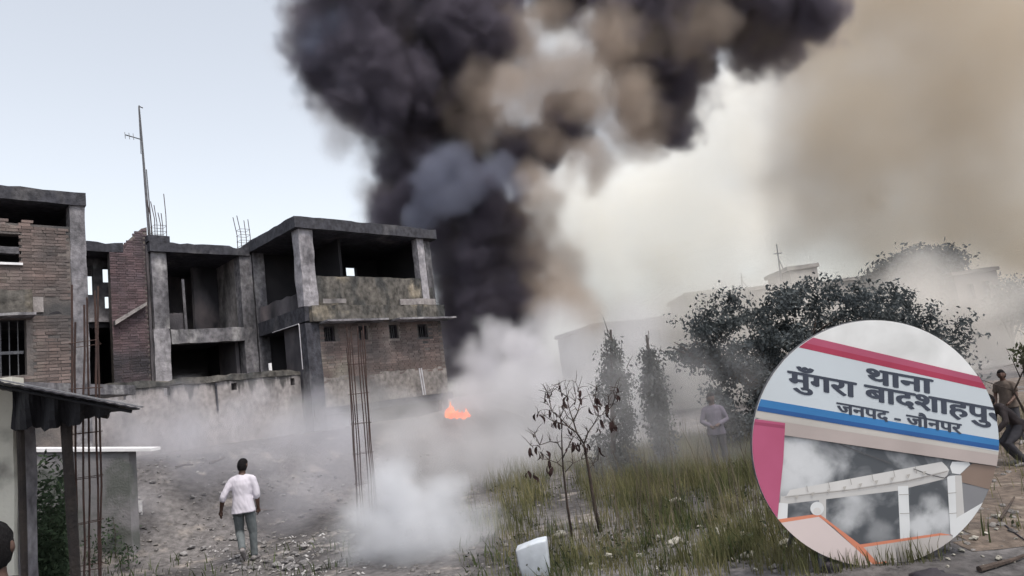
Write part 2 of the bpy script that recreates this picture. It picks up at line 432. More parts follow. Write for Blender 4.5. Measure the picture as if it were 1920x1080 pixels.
MB().rough(0.52, 1.32, -0.225, -0.205, 5.66, 5.80, cell=0.1, amp=0.01).build('plaster_band', M_PLASTER, rb)
MB().rough(3.55, 5.10, -0.06, 0.0, 5.63, 5.84, cell=0.12, amp=0.012).build('plaster_band', M_PLASTER, rb)
WINS = [(0.59, 0.97, 4.48, 4.96), (1.83, 2.17, 4.48, 4.95), (3.02, 3.40, 4.47, 4.95), (4.23, 4.64, 4.46, 4.94)]
lw = wall_holes(MB(), 0.42, 5.28, 0.016, 0.24, 3.15, 5.10, WINS).build('brick_wall', M_MORTAR, rb)
HOLES = [(0.68, 3.98), (0.68, 3.75), (2.0, 4.1), (4.5, 4.25), (4.62, 4.02), (1.2, 6.1), (2.9, 6.1)]
bricks(lw, rb, 0.42, 5.28, 3.15, 5.02, 0.01, M_BRICK, lambda u, z: not any(a - 0.10 < u < b + 0.10 and c - 0.03 < z < d + 0.03 for a, b, c, d in WINS) and not any(abs(u - a) < 0.12 and abs(z - b) < 0.04 for a, b in HOLES) and z > 3.28 + jag(u), parts=300, seed=3)
for a, b, c, d in WINS:
    f = MB().box(a, a + 0.04, 0.1, 0.2, c, d).box(b - 0.04, b, 0.1, 0.2, c, d).box(a + 0.04, b - 0.04, 0.1, 0.2, d - 0.04, d).box(a + 0.04, b - 0.04, 0.1, 0.2, c, c + 0.04).build('window_frame', M_DARK, rb)
    for k in range(3):
        uu = a + 0.04 + (b - a - 0.08) * (k + 1) / 4
        MB().tube([B(uu, 0.14, c + 0.04), B(uu, 0.14, d - 0.04)], 0.009).build('window_bar', M_STEEL, f)
MB().rough(0.42, 5.28, 0.0, 0.05, 2.46, 3.40, cell=0.2, amp=0.010, top=0.14).build('plaster_skirt', M_SKIRT, rb)
MB().rough(0.42, 5.28, 0.052, 0.3, 2.40, 3.15, cell=0.3, amp=0.0).build('skirt_wall', M_MORTAR, rb)
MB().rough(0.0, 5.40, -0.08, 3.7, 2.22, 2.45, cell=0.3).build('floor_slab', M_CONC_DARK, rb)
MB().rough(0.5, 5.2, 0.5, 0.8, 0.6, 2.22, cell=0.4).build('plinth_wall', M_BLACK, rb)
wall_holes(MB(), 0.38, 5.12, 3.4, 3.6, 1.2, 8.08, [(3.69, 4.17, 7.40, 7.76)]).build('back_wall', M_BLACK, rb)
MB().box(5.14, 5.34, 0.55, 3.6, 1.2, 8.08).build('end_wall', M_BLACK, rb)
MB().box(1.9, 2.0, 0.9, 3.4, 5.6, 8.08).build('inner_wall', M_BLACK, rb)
MB().rough(0.22, 0.36, 0.42, 1.9, 2.45, 5.14, cell=0.3).build('side_wall', M_PLASTER_DARK, rb)
MB().rough(0.06, 0.2, 0.44, 3.3, 5.6, 6.15, cell=0.25, top=0.1).build('side_parapet', M_PLASTER_DARK, rb)
MB().tube([B(-0.03, 2.2, 5.12), B(-0.05, 0.36, 5.11), B(-0.06, 0.32, 5.06), B(-0.06, 0.32, 3.7)], 0.016).build('drain_pipe', M_PIPE, rb)
for du in (0.0, 0.09):
    MB().tube([B(3.86 + du, -0.3, 3.38), B(3.92 + du, -0.3, 2.47)], 0.022).build('vent_pipe', M_PIPE, rb)

# ------------------------------------------------------------------ middle shell
mb_ = thing('unfinished_building', 'set-back grey concrete frame with a long dark opening, left of the tallest shell', 'building', B(-1.6, 3.3, 1.8))
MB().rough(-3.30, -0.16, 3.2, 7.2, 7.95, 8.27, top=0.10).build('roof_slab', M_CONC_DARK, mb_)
MB().rough(-3.24, -2.80, 3.3, 3.72, 5.5, 8.0, cell=0.14).build('column', M_CONC, mb_)
MB().rough(-3.27, -2.83, 3.28, 3.72, 1.6, 5.5, cell=0.14, amp=0.014).build('column', M_COLUMN, mb_)
MB().rough(-0.50, -0.08, 3.28, 3.72, 1.6, 8.0, cell=0.14).build('column', M_CONC, mb_)
MB().rough(-2.80, -0.50, 3.26, 3.60, 5.03, 5.48, cell=0.16, amp=0.014, top=0.03).build('edge_beam', M_CONC, mb_)
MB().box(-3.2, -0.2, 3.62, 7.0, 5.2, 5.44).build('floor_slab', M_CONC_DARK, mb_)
MB().rough(-3.2, -0.2, 6.8, 7.0, 5.48, 7.95, cell=0.4).build('back_wall', M_PLASTER_DARK, mb_)
MB().rough(-0.50, -0.36, 3.72, 6.8, 5.48, 7.95, cell=0.3).build('party_wall', M_PLASTER, mb_)
MB().rough(-1.35, -0.52, 5.2, 5.4, 5.48, 7.95, cell=0.3).build('inner_wall', M_PLASTER_DARK, mb_)
MB().tube([B(-2.18, 3.8, 7.2), B(-2.15, 3.8, 5.46)], 0.045).build('prop', M_CONC, mb_)
MB().rough(-2.8, -2.2, 3.9, 4.02, 5.46, 6.1, cell=0.12, top=0.12).build('low_wall', M_PLASTER_DARK, mb_)
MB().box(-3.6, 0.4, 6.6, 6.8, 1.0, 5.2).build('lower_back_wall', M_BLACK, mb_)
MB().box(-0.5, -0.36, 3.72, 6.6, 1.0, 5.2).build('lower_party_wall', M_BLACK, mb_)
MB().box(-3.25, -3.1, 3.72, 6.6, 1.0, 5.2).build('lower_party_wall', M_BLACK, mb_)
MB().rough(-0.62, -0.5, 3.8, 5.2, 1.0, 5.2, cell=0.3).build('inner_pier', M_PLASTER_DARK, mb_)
MB().rough(-3.33, -2.70, 3.2, 3.8, 8.27, 8.47, cell=0.15, top=0.03).build('column_cap', M_CONC_DARK, mb_)
def starter_bars(parent, u, v, z, n, hts, lean=0.0, spread=0.16, ties=2, rad=0.013):
    h = None
    for k in range(n):
        du, dv = ((-1, -1), (1, -1), (1, 1), (-1, 1), (0, -1), (0, 1))[k % 6]
        p0 = B(u + du * spread, v + dv * spread, z); hh = hts[k % len(hts)]
        pts = [p0, B(u + du * spread + 0.01, v + dv * spread, z + hh * 0.5), B(u + du * spread + lean + 0.03 * du, v + dv * spread, z + hh)]
        MB().tube(pts, rad, 5).build('starter_bar', M_REBAR, parent)
    for t in range(ties):
        zz = z + 0.18 + 0.2 * t; s = spread + 0.012
        q = [B(u - s, v - s, zz), B(u + s, v - s, zz + 0.01), B(u + s, v + s, zz), B(u - s, v + s, zz + 0.01), B(u - s, v - s, zz)]
        MB().tube(q, 0.007, 4).build('tie', M_REBAR, parent)
starter_bars(mb_, -2.92, 3.5, 8.45, 6, [1.15, 1.45, 0.9, 1.3, 0.8], -0.05, 0.17, 2)
starter_bars(mb_, -0.20, 3.5, 8.15, 4, [1.25, 1.15, 1.2, 1.28], -0.06, 0.16, 4)

# antenna mast standing on the roof
ms = thing('antenna_mast', 'tall thin leaning antenna mast with one side arm, above the brick stair wall', 'antenna', B(-3.14, 3.75, 8.3))
MB().tube([B(-3.12, 3.75, 8.3), B(-3.17, 3.75, 10.3), B(-3.22, 3.75, 12.2), B(-3.24, 3.75, 13.0)], [0.05, 0.045, 0.032, 0.02], 6).build('pole', M_STEEL, ms)
MB().tube([B(-3.05, 3.70, 8.3), B(-3.13, 3.72, 10.8)], [0.022, 0.018], 5).build('stay', M_STEEL, ms)
MB().tube([B(-3.27, 3.7, 11.3), B(-3.27, 3.72, 12.95)], [0.012, 0.012], 5).build('stay', M_STEEL, ms)
MB().tube([B(-3.21, 3.75, 11.82), B(-3.72, 3.62, 11.84)], 0.018, 5).build('arm', M_STEEL, ms)
for k in range(3): MB().tube([B(-3.72 + 0.12 * k, 3.66 - 0.03, 11.72), B(-3.72 + 0.12 * k, 3.6 + 0.08, 11.95)], 0.01, 4).build('element', M_STEEL, ms)
MB().tube([B(-3.24, 3.75, 12.97), B(-3.14, 3.72, 12.92)], 0.02, 5).build('tip_bracket', M_STEEL, ms)

# ------------------------------------------------------------------ stair block of bare brick
sb = thing('brick_stair_block', 'brick stair wall with slanting broken top and small sky openings beside it', 'building', B(-4.1, 3.6, 1.8))
def top_line(u): return 8.22 + max(0.0, min(1.0, (u + 3.93) / 0.5)) * 0.55 + max(0, min(1, (u + 3.43) / 0.3)) * 0.06
core = MB()
poly = [(-4.33, 1.6), (-3.26, 1.6), (-3.26, 8.80), (-3.42, 8.74), (-3.93, 8.20), (-4.33, 8.18)]
core.prism([B(u, 3.527, z) for u, z in poly], BV * 0.24)
cw = core.build('brick_wall', M_MORTAR, sb)
bricks(cw, sb, -4.33, -3.27, 3.7, 8.8, 3.52, M_BRICK_PURPLE, lambda u, z: z < top_line(u) - 0.05, parts=300, seed=8)
MB().rough(-3.34, -3.27, 3.44, 3.52, 3.6, 8.2, cell=0.2).build('corner_strip', M_PLASTER_DARK, sb)
MB().prism([B(-4.3, 3.30, 5.80), B(-3.42, 3.30, 6.36), B(-3.42, 3.30, 6.26), B(-4.3, 3.30, 5.66)], BV * 0.2).build('stair_string', M_PLASTER, sb)
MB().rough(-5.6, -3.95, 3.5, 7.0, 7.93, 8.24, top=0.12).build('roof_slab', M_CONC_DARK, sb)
wall_holes(MB(), -5.6, -3.9, 4.4, 4.58, 5.98, 7.95, [(-4.72, -4.57, 6.78, 7.71), (-4.31, -4.12, 7.18, 7.63), (-4.28, -4.14, 6.36, 6.75)]).build('landing_wall', M_CONC, sb)
MB().prism([B(-4.32, 4.36, 7.64), B(-4.19, 4.36, 7.64), B(-4.10, 4.36, 7.55), B(-4.10, 4.36, 7.66)], BV * 0.03).build('broken_lintel', M_CONC_DARK, sb)
MB().rough(-5.6, -3.9, 3.9, 4.4, 5.86, 5.98, cell=0.3).build('landing_slab', M_CONC, sb)
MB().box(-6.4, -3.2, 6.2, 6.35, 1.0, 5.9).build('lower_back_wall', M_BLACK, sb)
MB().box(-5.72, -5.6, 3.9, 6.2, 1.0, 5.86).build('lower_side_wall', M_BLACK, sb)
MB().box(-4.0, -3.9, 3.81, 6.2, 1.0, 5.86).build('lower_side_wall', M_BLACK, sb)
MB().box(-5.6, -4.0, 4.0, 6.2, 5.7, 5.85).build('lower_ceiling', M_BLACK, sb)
arch = [B(-4.75 + 0.32 * math.cos(math.pi * k / 10), 5.9, 4.95 + 0.30 * math.sin(math.pi * k / 10)) for k in range(11)]
MB().tube([B(-4.43, 5.9, 3.6)] + arch + [B(-5.07, 5.9, 3.6)], 0.045, 5).build('arch_trim', M_CONC_DARK, sb)

# ------------------------------------------------------------------ left building
lb = thing('brick_building', 'brick and concrete building with a slatted window, cut by the left edge of the photo', 'building', B(-7.5, 0.4, 0.6))
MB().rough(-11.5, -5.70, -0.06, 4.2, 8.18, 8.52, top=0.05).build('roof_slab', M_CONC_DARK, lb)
MB().rough(-6.05, -5.72, 0.0, 0.36, 0.4, 8.18, cell=0.16).build('column', M_CONC, lb)
WL = [(-11.5, -7.03, 6.66, 7.36), (-11.5, -6.96, 4.05, 5.34)]
lw2 = wall_holes(MB(), -11.5, -6.05, 0.016, 0.28, 0.4, 7.62, WL).build('brick_wall', M_MORTAR, lb)
bricks(lw2, lb, -8.2, -6.06, 3.3, 7.72, 0.01, M_BRICK, lambda u, z: not any(a < u < b + 0.06 and c - 0.03 < z < d + 0.03 for a, b, c, d in WL) and z < 7.62 + jag(u, 4) and not any(abs(u - a) < 0.12 and abs(z - b) < 0.045 for a, b in ((-6.26, 6.93), (-6.42, 6.05), (-6.86, 4.87), (-6.35, 4.92))) and (u > -7.4 or z > 5.9) and not (-6.75 < u < -6.1 and 5.42 < z < 5.85 + jag(u, 7)), parts=300, seed=5)
MB().rough(-11.5, -7.05, 0.06, 0.2, 6.90, 7.06, cell=0.2).build('window_slat', M_CONC, lb)
MB().box(-11.5, -7.01, -0.05, 0.2, 6.605, 6.66).build('window_sill', M_WHITE, lb)
MB().rough(-11.5, -6.88, -0.28, 0.0, 5.44, 5.98, cell=0.14, amp=0.02, top=0.08).build('balcony_parapet', M_MOSS, lb)
MB().rough(-11.5, -6.84, -0.42, -0.02, 5.36, 5.42, cell=0.3).build('balcony_slab', M_CONC, lb)
MB().rough(-6.82, -6.62, -0.03, 0.0, 5.50, 5.86, cell=0.1).build('plaster_patch', M_PLASTER, lb)
MB().rough(-6.60, -6.10, 0.02, 0.05, 5.44, 5.80, cell=0.1, amp=0.02).build('charred_patch', M_BLACK, lb)
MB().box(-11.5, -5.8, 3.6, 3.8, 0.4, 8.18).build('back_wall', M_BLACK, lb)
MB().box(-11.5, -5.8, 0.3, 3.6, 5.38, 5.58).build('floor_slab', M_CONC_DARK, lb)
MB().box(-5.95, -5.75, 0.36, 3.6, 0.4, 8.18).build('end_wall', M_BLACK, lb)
for k in range(6): MB().tube([B(-7.1 - 0.16 * k, 0.16, 4.05), B(-7.1 - 0.16 * k, 0.16, 5.3)], 0.012, 5).build('window_bar', M_STEEL, lb)
MB().box(-8.4, -7.0, 0.14, 0.19, 4.55, 4.62).build('window_rail', M_STEEL, lb)

# ------------------------------------------------------------------ compound wall along the bank
cwl = thing('compound_wall', 'long low plastered wall with small square holes and a mossy broken top, in front of the ruined shells', 'wall', B(-3, 0.6, 1.6))
CH = [(-5.02, -4.84, 3.30, 3.52), (-3.95, -3.79, 3.30, 3.52), (-2.18, -2.02, 3.28, 3.48), (-0.40, -0.26, 3.26, 3.47)]
wall_holes(MB(), -9.5, -0.07, 0.50, 0.74, 1.0, 3.56, CH).build('wall_body', M_DRIP, cwl)
MB().rough(-9.5, -0.07, 0.46, 0.78, 3.56, 3.74, cell=0.12, amp=0.022, top=0.10).build('coping', M_MOSS, cwl)
MB().tube([B(-2.62, 0.46, 3.52), B(-2.60, 0.47, 2.75)], 0.03, 6).build('weep_pipe', M_CONC_DARK, cwl)
MB().tube([B(-0.95, 0.6, 3.70), B(-0.95, 0.6, 3.98)], 0.05, 6).build('pipe_stub', M_WHITE, cwl)

# ------------------------------------------------------------------ shed at the left edge
sh = thing('open_shed', 'dark lean-to shed with a tin roof edge and black hanging tarp, at the left edge', 'shed', Vector((at(60, 1000, 7.2).x, at(60, 1000, 7.2).y, 0.0)))
NL, NR, FRr = at(-260, 668, 6.3), at(262, 768, 6.6), at(206, 773, 8.3)
FL = NL + (FRr - NR)
n_ = 26; rows = []
for i in range(n_ + 1):
    t = i / n_
    wob = Vector((0, 0, 0.018 * math.sin(i * math.pi)))
    rows.append((NL.lerp(NR, t), FL.lerp(FRr, t)))
dn = (NR - NL).cross(FL - NL).normalized()
if dn.z < 0: dn = -dn
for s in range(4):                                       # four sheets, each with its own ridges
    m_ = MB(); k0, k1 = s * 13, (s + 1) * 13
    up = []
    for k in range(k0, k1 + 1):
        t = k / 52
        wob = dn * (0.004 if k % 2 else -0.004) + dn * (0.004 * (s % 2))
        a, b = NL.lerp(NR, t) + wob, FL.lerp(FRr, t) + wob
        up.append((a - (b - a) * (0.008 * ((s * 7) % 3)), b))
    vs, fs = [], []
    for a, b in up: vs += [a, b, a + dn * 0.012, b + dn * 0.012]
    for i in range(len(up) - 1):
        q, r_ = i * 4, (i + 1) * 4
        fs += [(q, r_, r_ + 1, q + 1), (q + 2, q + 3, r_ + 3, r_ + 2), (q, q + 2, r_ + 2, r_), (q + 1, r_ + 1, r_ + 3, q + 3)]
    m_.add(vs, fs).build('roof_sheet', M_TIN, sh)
MB().tube([NL - dn * 0.03 + (FL - NL) * 0.05, NR - dn * 0.03 + (FRr - NR) * 0.05 - (NR - NL) * 0.02], 0.016, 6).build('front_purlin', M_TARP, sh)
MB().tube([FL - dn * 0.05, FRr - dn * 0.05], 0.035, 6).build('rear_purlin', M_POST, sh)
tv, tf = [], []
for k in range(31):                                      # the torn tarp hanging below the roof
    t = k / 30
    top = at(22 + 200 * t, 722 + 40 * t, 6.68 + 0.06 * math.sin(k * 0.9))
    y_low = 803 + 4 * math.sin(k * 0.8) + 2.5 * math.sin(k * 2.1) - max(0, t - 0.45) * 62
    low = at(22 + 200 * t + 3 * math.sin(k * 1.7), y_low, 6.8 + 0.07 * math.sin(k * 0.9 + 1))
    for j in range(5): tv.append(top.lerp(low, j / 4) + Vector((0, 0.012 * math.sin(j + k * 0.7), 0)))
for k in range(30):
    for j in range(4):
        a = k * 5 + j; tf.append((a, a + 5, a + 6, a + 1))
tarp = MB().add(tv, tf).build('hanging_tarp', M_TARP, sh)
sol = tarp.modifiers.new('thick', 'SOLIDIFY'); sol.thickness = 0.006
MB().prism([NL + dn * 0.02, NR + dn * 0.02, NR + dn * 0.030, NL + dn * 0.030], Vector((0, 0.05, 0))).build('sunlit_edge_strip', M_STEEL, sh)  # added strip; its paler colour stands for sunlight on the roof edge
def pole_down(px0, py0, px1, py1, d, rad, name, parent, m=M_POST):
    a, b = at(px0, py0, d), at(px1, py1, d); dirv = (b - a)
    t = (a.z - (ground_z(b.x, b.y) - 0.2)) / (a.z - b.z)
    pts = [a + dirv * t * k / 5 + Vector((mnoise.noise(a + dirv * k) * 0.012, 0, 0)) for k in range(6)]
    return MB().tube(pts, [rad * (0.9 + 0.06 * ((k * 7) % 3)) for k in range(6)], 8).build(name, m, parent)
pole_down(37, 745, 46, 1080, 6.9, 0.036, 'post', sh)
pole_down(120, 752, 141, 1080, 6.9, 0.052, 'post', sh)
hw = thing('roadside_house', 'cream plastered house corner filling the left edge behind the shed post', 'building', Vector((at(0, 1000, 7.4).x, at(0, 1000, 7.4).y, 0.0)))
ex, ey = at(26, 900, 7.6), None
wl_ = MB(); 
c0 = Vector((ex.x, ex.y, 0))
def Hf(u, v, z): return c0 + Vector((-0.995 * u - 0.10 * v, -0.10 * u + 0.995 * v, z))
wl_.rough(0, 4.0, 0, 0.22, -0.2, 3.2, cell=0.4, amp=0.012, fr=Hf).build('house_wall', M_CREAM, hw)
MB().rough(-0.07, -0.005, 0.06, 0.30, -0.2, 2.9, cell=0.3, amp=0.01, fr=Hf).build('side_pier', M_CONC, hw)
MB().box(0, 4, 0.22, 3.0, 3.0, 3.15, fr=Hf).build('house_roof', M_CONC, hw)

# low wall with the pale coping bar
lwz = [at(-60, 843, 12.4), at(40, 843, 12.4), at(240, 842.5, 12.4), at(286, 842, 12.4)]
lo = thing('low_wall', 'grey low wall with a white bar along its top, behind the shed posts', 'wall', Vector((lwz[1].x, lwz[1].y, 0.2)))
q0, q1 = lwz[0], lwz[2]
MB().prism([q0, q1, Vector((q1.x, q1.y, -0.1)), Vector((q0.x, q0.y, -0.1))], Vector((0.02, 0.22, 0))).build('wall_body', mat('grey_wall_plaster', (0.225, 0.215, 0.225), (0.165, 0.16, 0.17), 1.4, stain=(0.10, 0.105, 0.10), stain_scale=1.2, bump=0.4), lo)
MB().prism([lwz[0] + Vector((0, -0.06, 0.02)), lwz[3] + Vector((0, -0.06, 0.02)), lwz[3] + Vector((0, -0.06, -0.035)), lwz[0] + Vector((0, -0.06, -0.05))], Vector((0.02, 0.3, 0))).build('coping_bar', M_WHITE, lo)

# ------------------------------------------------------------------ rebar cages of columns never cast
def rebar_cage(name, label, top, foot, half, bars, ties, hts, rad, seed=1):
    g = Vector((foot.x, foot.y, ground_z(foot.x, foot.y) - 0.1))
    t = thing(name, label, 'rebar', g, 'bare rebar columns standing in the yard')
    rnd = random.Random(seed)
    axis_ = top - g
    s1 = Vector((0.92, 0.39, 0)); s2 = Vector((-0.39, 0.92, 0))
    for k in range(bars):
        a = 2 * math.pi * (k + 0.5) / bars
        o = s1 * max(-1, min(1, math.cos(a) * 1.35)) * half + s2 * max(-1, min(1, math.sin(a) * 1.35)) * half
        h = hts[k % len(hts)]; pts = []
        for j in range(8):
            f = j / 7 * h
            pts.append(g + axis_ * f + o * (1 - 0.12 * f) + Vector((rnd.uniform(-1, 1), rnd.uniform(-1, 1), 0)) * 0.012)
        MB().tube(pts, rad, 6).build('bar', M_REBAR, t)
    for j in range(ties):
        f = (j + 0.6) / (ties + 0.6) * 0.96; s = half * (1 - 0.12 * f) + rad * 1.6; c = g + axis_ * f
        tw = rnd.uniform(-0.02, 0.02)
        q = [c - s1 * s - s2 * s, c + s1 * s - s2 * s + Vector((0, 0, tw)), c + s1 * s + s2 * s, c - s1 * s + s2 * s - Vector((0, 0, tw)), c - s1 * s - s2 * s]
        MB().tube(q, rad * 0.38, 4).build('tie', M_REBAR, t)
    return t
rebar_cage('rebar_column', 'tall bare rebar column beside the dark shed post', at(160, 535, 8.2), at(160, 1080, 8.2), 0.14, 6, 7, [1.0, 0.97, 0.9, 1.0, 0.94, 0.98], 0.013, 4)
rebar_cage('rebar_column', 'leaning bare rebar column in the middle of the yard, its foot in the white smoke', at(664, 612, 13.2), at(684, 925, 13.2), 0.175, 8, 6, [0.98, 1.0, 0.95, 0.9, 1.0, 0.97, 0.93, 1.0], 0.0115, 5)
import numpy as np

# ------------------------------------------------------------------ far rooftops, haze-pale
def wall_holes_fr(fr):
    def f(mb, u0, u1, v0, v1, z0, z1, holes):
        us = sorted({u0, u1, *[h for a in holes for h in a[:2]]})
        for a, b in zip(us, us[1:]):
            zs = [z0]
            for h in sorted([h for h in holes if h[0] <= a + 1e-6 and h[1] >= b - 1e-6], key=lambda h: h[2]): zs += [h[2], h[3]]
            zs.append(z1)
            for k in range(0, len(zs), 2):
                if zs[k + 1] - zs[k] > 0.005: mb.box(a, b, v0, v1, zs[k], zs[k + 1], fr=fr)
        return mb
    return f
def far_block(name, label, px0, px1, ytop, d0, d1, depth, m, cat='building', parapet=0.25, wins=(), base=-0.3):
    a, b = at(px0, ytop[0], d0), at(px1, ytop[1], d1)
    zt = (a.z + b.z) / 2
    a2, b2 = Vector((a.x, a.y, 0)), Vector((b.x, b.y, 0))
    U = (b2 - a2); L_ = U.length; U.normalize(); V = Vector((-U.y, U.x, 0))
    if V.y < 0: V = -V
    def fr(u, v, z): return a2 + U * u + V * v + Vector((0, 0, z))
    t = thing(name, label, cat, a2 + Vector((0, 0, base)))
    holes = [(w0 * L_, w1 * L_, zt - h0, zt - h1) for w0, w1, h0, h1 in wins]
    wall_holes_fr(fr)(MB(), 0, L_, 0, 0.25, base, zt - parapet, holes).build('front_wall', m, t)
    MB().box(0, 0.25, 0.25, depth, base, zt - parapet, fr=fr).build('side_wall', m, t)
    MB().box(L_ - 0.25, L_, 0.25, depth, base, zt - parapet, fr=fr).build('side_wall', m, t)
    MB().box(0.25, L_ - 0.25, depth - 0.2, depth, base, zt - parapet, fr=fr).build('rear_wall', m, t)
    MB().rough(-0.15, L_ + 0.15, -0.15, depth + 0.15, zt - parapet, zt, cell=0.8, amp=0.03, fr=fr).build('roof', m, t)
    for w0, w1, z0_, z1_ in holes:
        MB().box(w0, w1, 0.26, 0.32, z0_, z1_, fr=fr).build('window', M_GLASSDARK, t)
    return t, fr, L_, zt
far_block('distant_building', 'pale low long building fading into the smoke, left of the big tree crown', 1120, 1290, (612, 582), 40, 42, 7, M_FARWALL, wins=((0.2, 0.3, 1.6, 0.8), (0.55, 0.65, 1.6, 0.8)))
far_block('distant_building', 'small pale block just above the left shoulder of the big tree crown', 1286, 1342, (549, 543), 44, 44, 5, M_FARWALL, wins=((0.3, 0.6, 1.8, 0.9),))
far_block('distant_building', 'long pale roof line showing over the middle of the big tree crown', 1342, 1485, (551, 526), 47, 47, 8, M_FARWALL, wins=((0.1, 0.2, 1.9, 0.9), (0.4, 0.5, 1.9, 0.9), (0.7, 0.8, 1.9, 0.9)))
far_block('distant_building', 'square pale roof room standing highest above the big tree crown', 1478, 1530, (500, 494), 45, 45, 4, M_FARWALL, wins=((0.35, 0.65, 1.9, 1.0),))
far_block('distant_building', 'wide pale house between the roof room and the far round tree', 1530, 1650, (530, 512), 50, 50, 7, M_FARWALL, wins=((0.2, 0.35, 1.8, 0.9), (0.6, 0.75, 1.8, 0.9)))
far_block('distant_building', 'brownish house with a slanting roof line right of the far round tree', 1786, 1866, (512, 498), 43, 43, 3, M_FARBRICK, wins=((0.25, 0.4, 1.9, 0.9), (0.6, 0.75, 1.9, 0.9)))
def mast(label, px, y0, y1, d, r):
    a, b = at(px[0], y0, d), at(px[1], y1, d)
    t = thing('radio_mast', label, 'antenna', b)
    MB().tube([b, a], [r, r * 0.5], 5).build('pole', M_STEEL, t)
    h = a - b
    MB().tube([b + Vector((0.5, 0, 0)), b + h * 0.62], r * 0.5, 4).build('stay', M_STEEL, t)
    MB().tube([b + h * 0.75 + Vector((-0.3, 0, 0)), b + h * 0.75 + Vector((0.3, 0, 0))], r * 0.5, 4).build('arm', M_STEEL, t)
mast('thin far mast with stays beside the square roof room', (1456, 1465), 458, 527, 46, 0.07)
mast('shorter thin far mast left of the stayed one', (1390, 1392), 512, 545, 46, 0.05)

# ------------------------------------------------------------------ vegetation
def leaf_mesh(name, centers, size, m, parent=None, seed=0, droop=0.0, aspect=2.2, kind=None, label=None):
    """Many small folded leaves: centers is an N x 3 array of places."""
    rng = np.random.default_rng(seed)
    c = np.asarray(centers, dtype=np.float64); n = len(c)
    d = rng.normal(size=(n, 3)); d[:, 2] -= droop; d /= np.linalg.norm(d, axis=1)[:, None]
    s = np.cross(d, rng.normal(size=(n, 3))); s /= np.linalg.norm(s, axis=1)[:, None]
    nn = np.cross(d, s)
    L_ = (size * rng.uniform(0.6, 1.35, n))[:, None]; W_ = L_ / aspect
    p0 = c; p1 = c + d * L_ * 0.5 + s * W_ * 0.5 + nn * W_ * 0.2; p2 = c + d * L_; p3 = c + d * L_ * 0.5 - s * W_ * 0.5 + nn * W_ * 0.2
    vs = np.stack([p0, p1, p2, p3], 1).reshape(-1, 3)
    org = WORLD_AT[parent.name] if parent else Vector((0, 0, 0))
    vs -= np.array(org[:])
    me = bpy.data.meshes.new(name)
    k = np.arange(n)[:, None] * 4
    tris = np.concatenate([k + np.array([[0, 1, 2]]), k + np.array([[0, 2, 3]])], 1).reshape(-1)
    me.vertices.add(4 * n); me.vertices.foreach_set('co', vs.ravel())
    me.loops.add(6 * n); me.loops.foreach_set('vertex_index', tris.astype(np.int32))
    me.polygons.add(2 * n); me.polygons.foreach_set('loop_start', np.arange(0, 6 * n, 3, dtype=np.int32))
    me.update(calc_edges=True)
    return link(name, me, m, parent, label, kind)
def crown_points(blobs, n_clump, per, spread, seed, shell=0.55, gaps=False):
    rng = np.random.default_rng(seed)
    w = np.array([b[1] * b[2] for b in blobs]); w = w / w.sum()
    out = []
    for _ in range(n_clump):
        c, rx, rz, ry = blobs[rng.choice(len(blobs), p=w)]
        q = rng.normal(size=3); q /= np.linalg.norm(q); q *= rng.uniform(shell, 1.0) ** 0.6 * rng.uniform(0.85, 1.18)
        ctr = np.array(c[:]) + q * np.array([rx, ry, rz])
        if gaps and mnoise.noise(Vector(ctr) * 1.5 + Vector((seed, 0, 0))) < -0.10: continue
        k = int(per * rng.uniform(0.5, 1.5))
        out.append(ctr + rng.normal(size=(k, 3)) * spread * rng.uniform(0.6, 1.3) * np.array([1, 1, 0.7]))
    return np.concatenate(out)
def blobs_px(rows, d, thick=0.8):
    out = []
    for x, y, rx, ry, *dd in rows:
        dd = d + (dd[0] if dd else 0)
        out.append((at(x, y, dd), rx / FPX * dd, ry / FPX * dd, rx / FPX * dd * thick))
    return out
def limbs(parent, base, tips, r0, name='trunk', m=None, seed=0):
    """A tapered trunk with limbs, one connected mesh."""
    rnd = random.Random(seed); mbq = MB()
    fork = base + (sum(tips, Vector()) / len(tips) - base) * 0.35
    mbq.tube([base - Vector((0, 0, 0.2)), base.lerp(fork, 0.5) + Vector((rnd.uniform(-.05, .05), 0, 0)), fork], [r0, r0 * 0.85, r0 * 0.7], 8)
    for t in tips:
        mid = fork.lerp(t, 0.5) + Vector((rnd.uniform(-.2, .2), rnd.uniform(-.2, .2), rnd.uniform(0, .25)))
        mbq.tube([fork - Vector((0, 0, 0.05)), mid, t], [r0 * 0.5, r0 * 0.33, r0 * 0.08], 6)
        for _ in range(3):
            s = mid.lerp(t, rnd.uniform(0, 0.6)); e = s + Vector((rnd.uniform(-.6, .6), rnd.uniform(-.6, .6), rnd.uniform(0, .6)))
            mbq.tube([s, s.lerp(e, 0.5) + Vector((0, 0, 0.05)), e], [r0 * 0.18, r0 * 0.1, r0 * 0.04], 5)
    return mbq.build(name, m or M_BARK, parent, smooth=True)

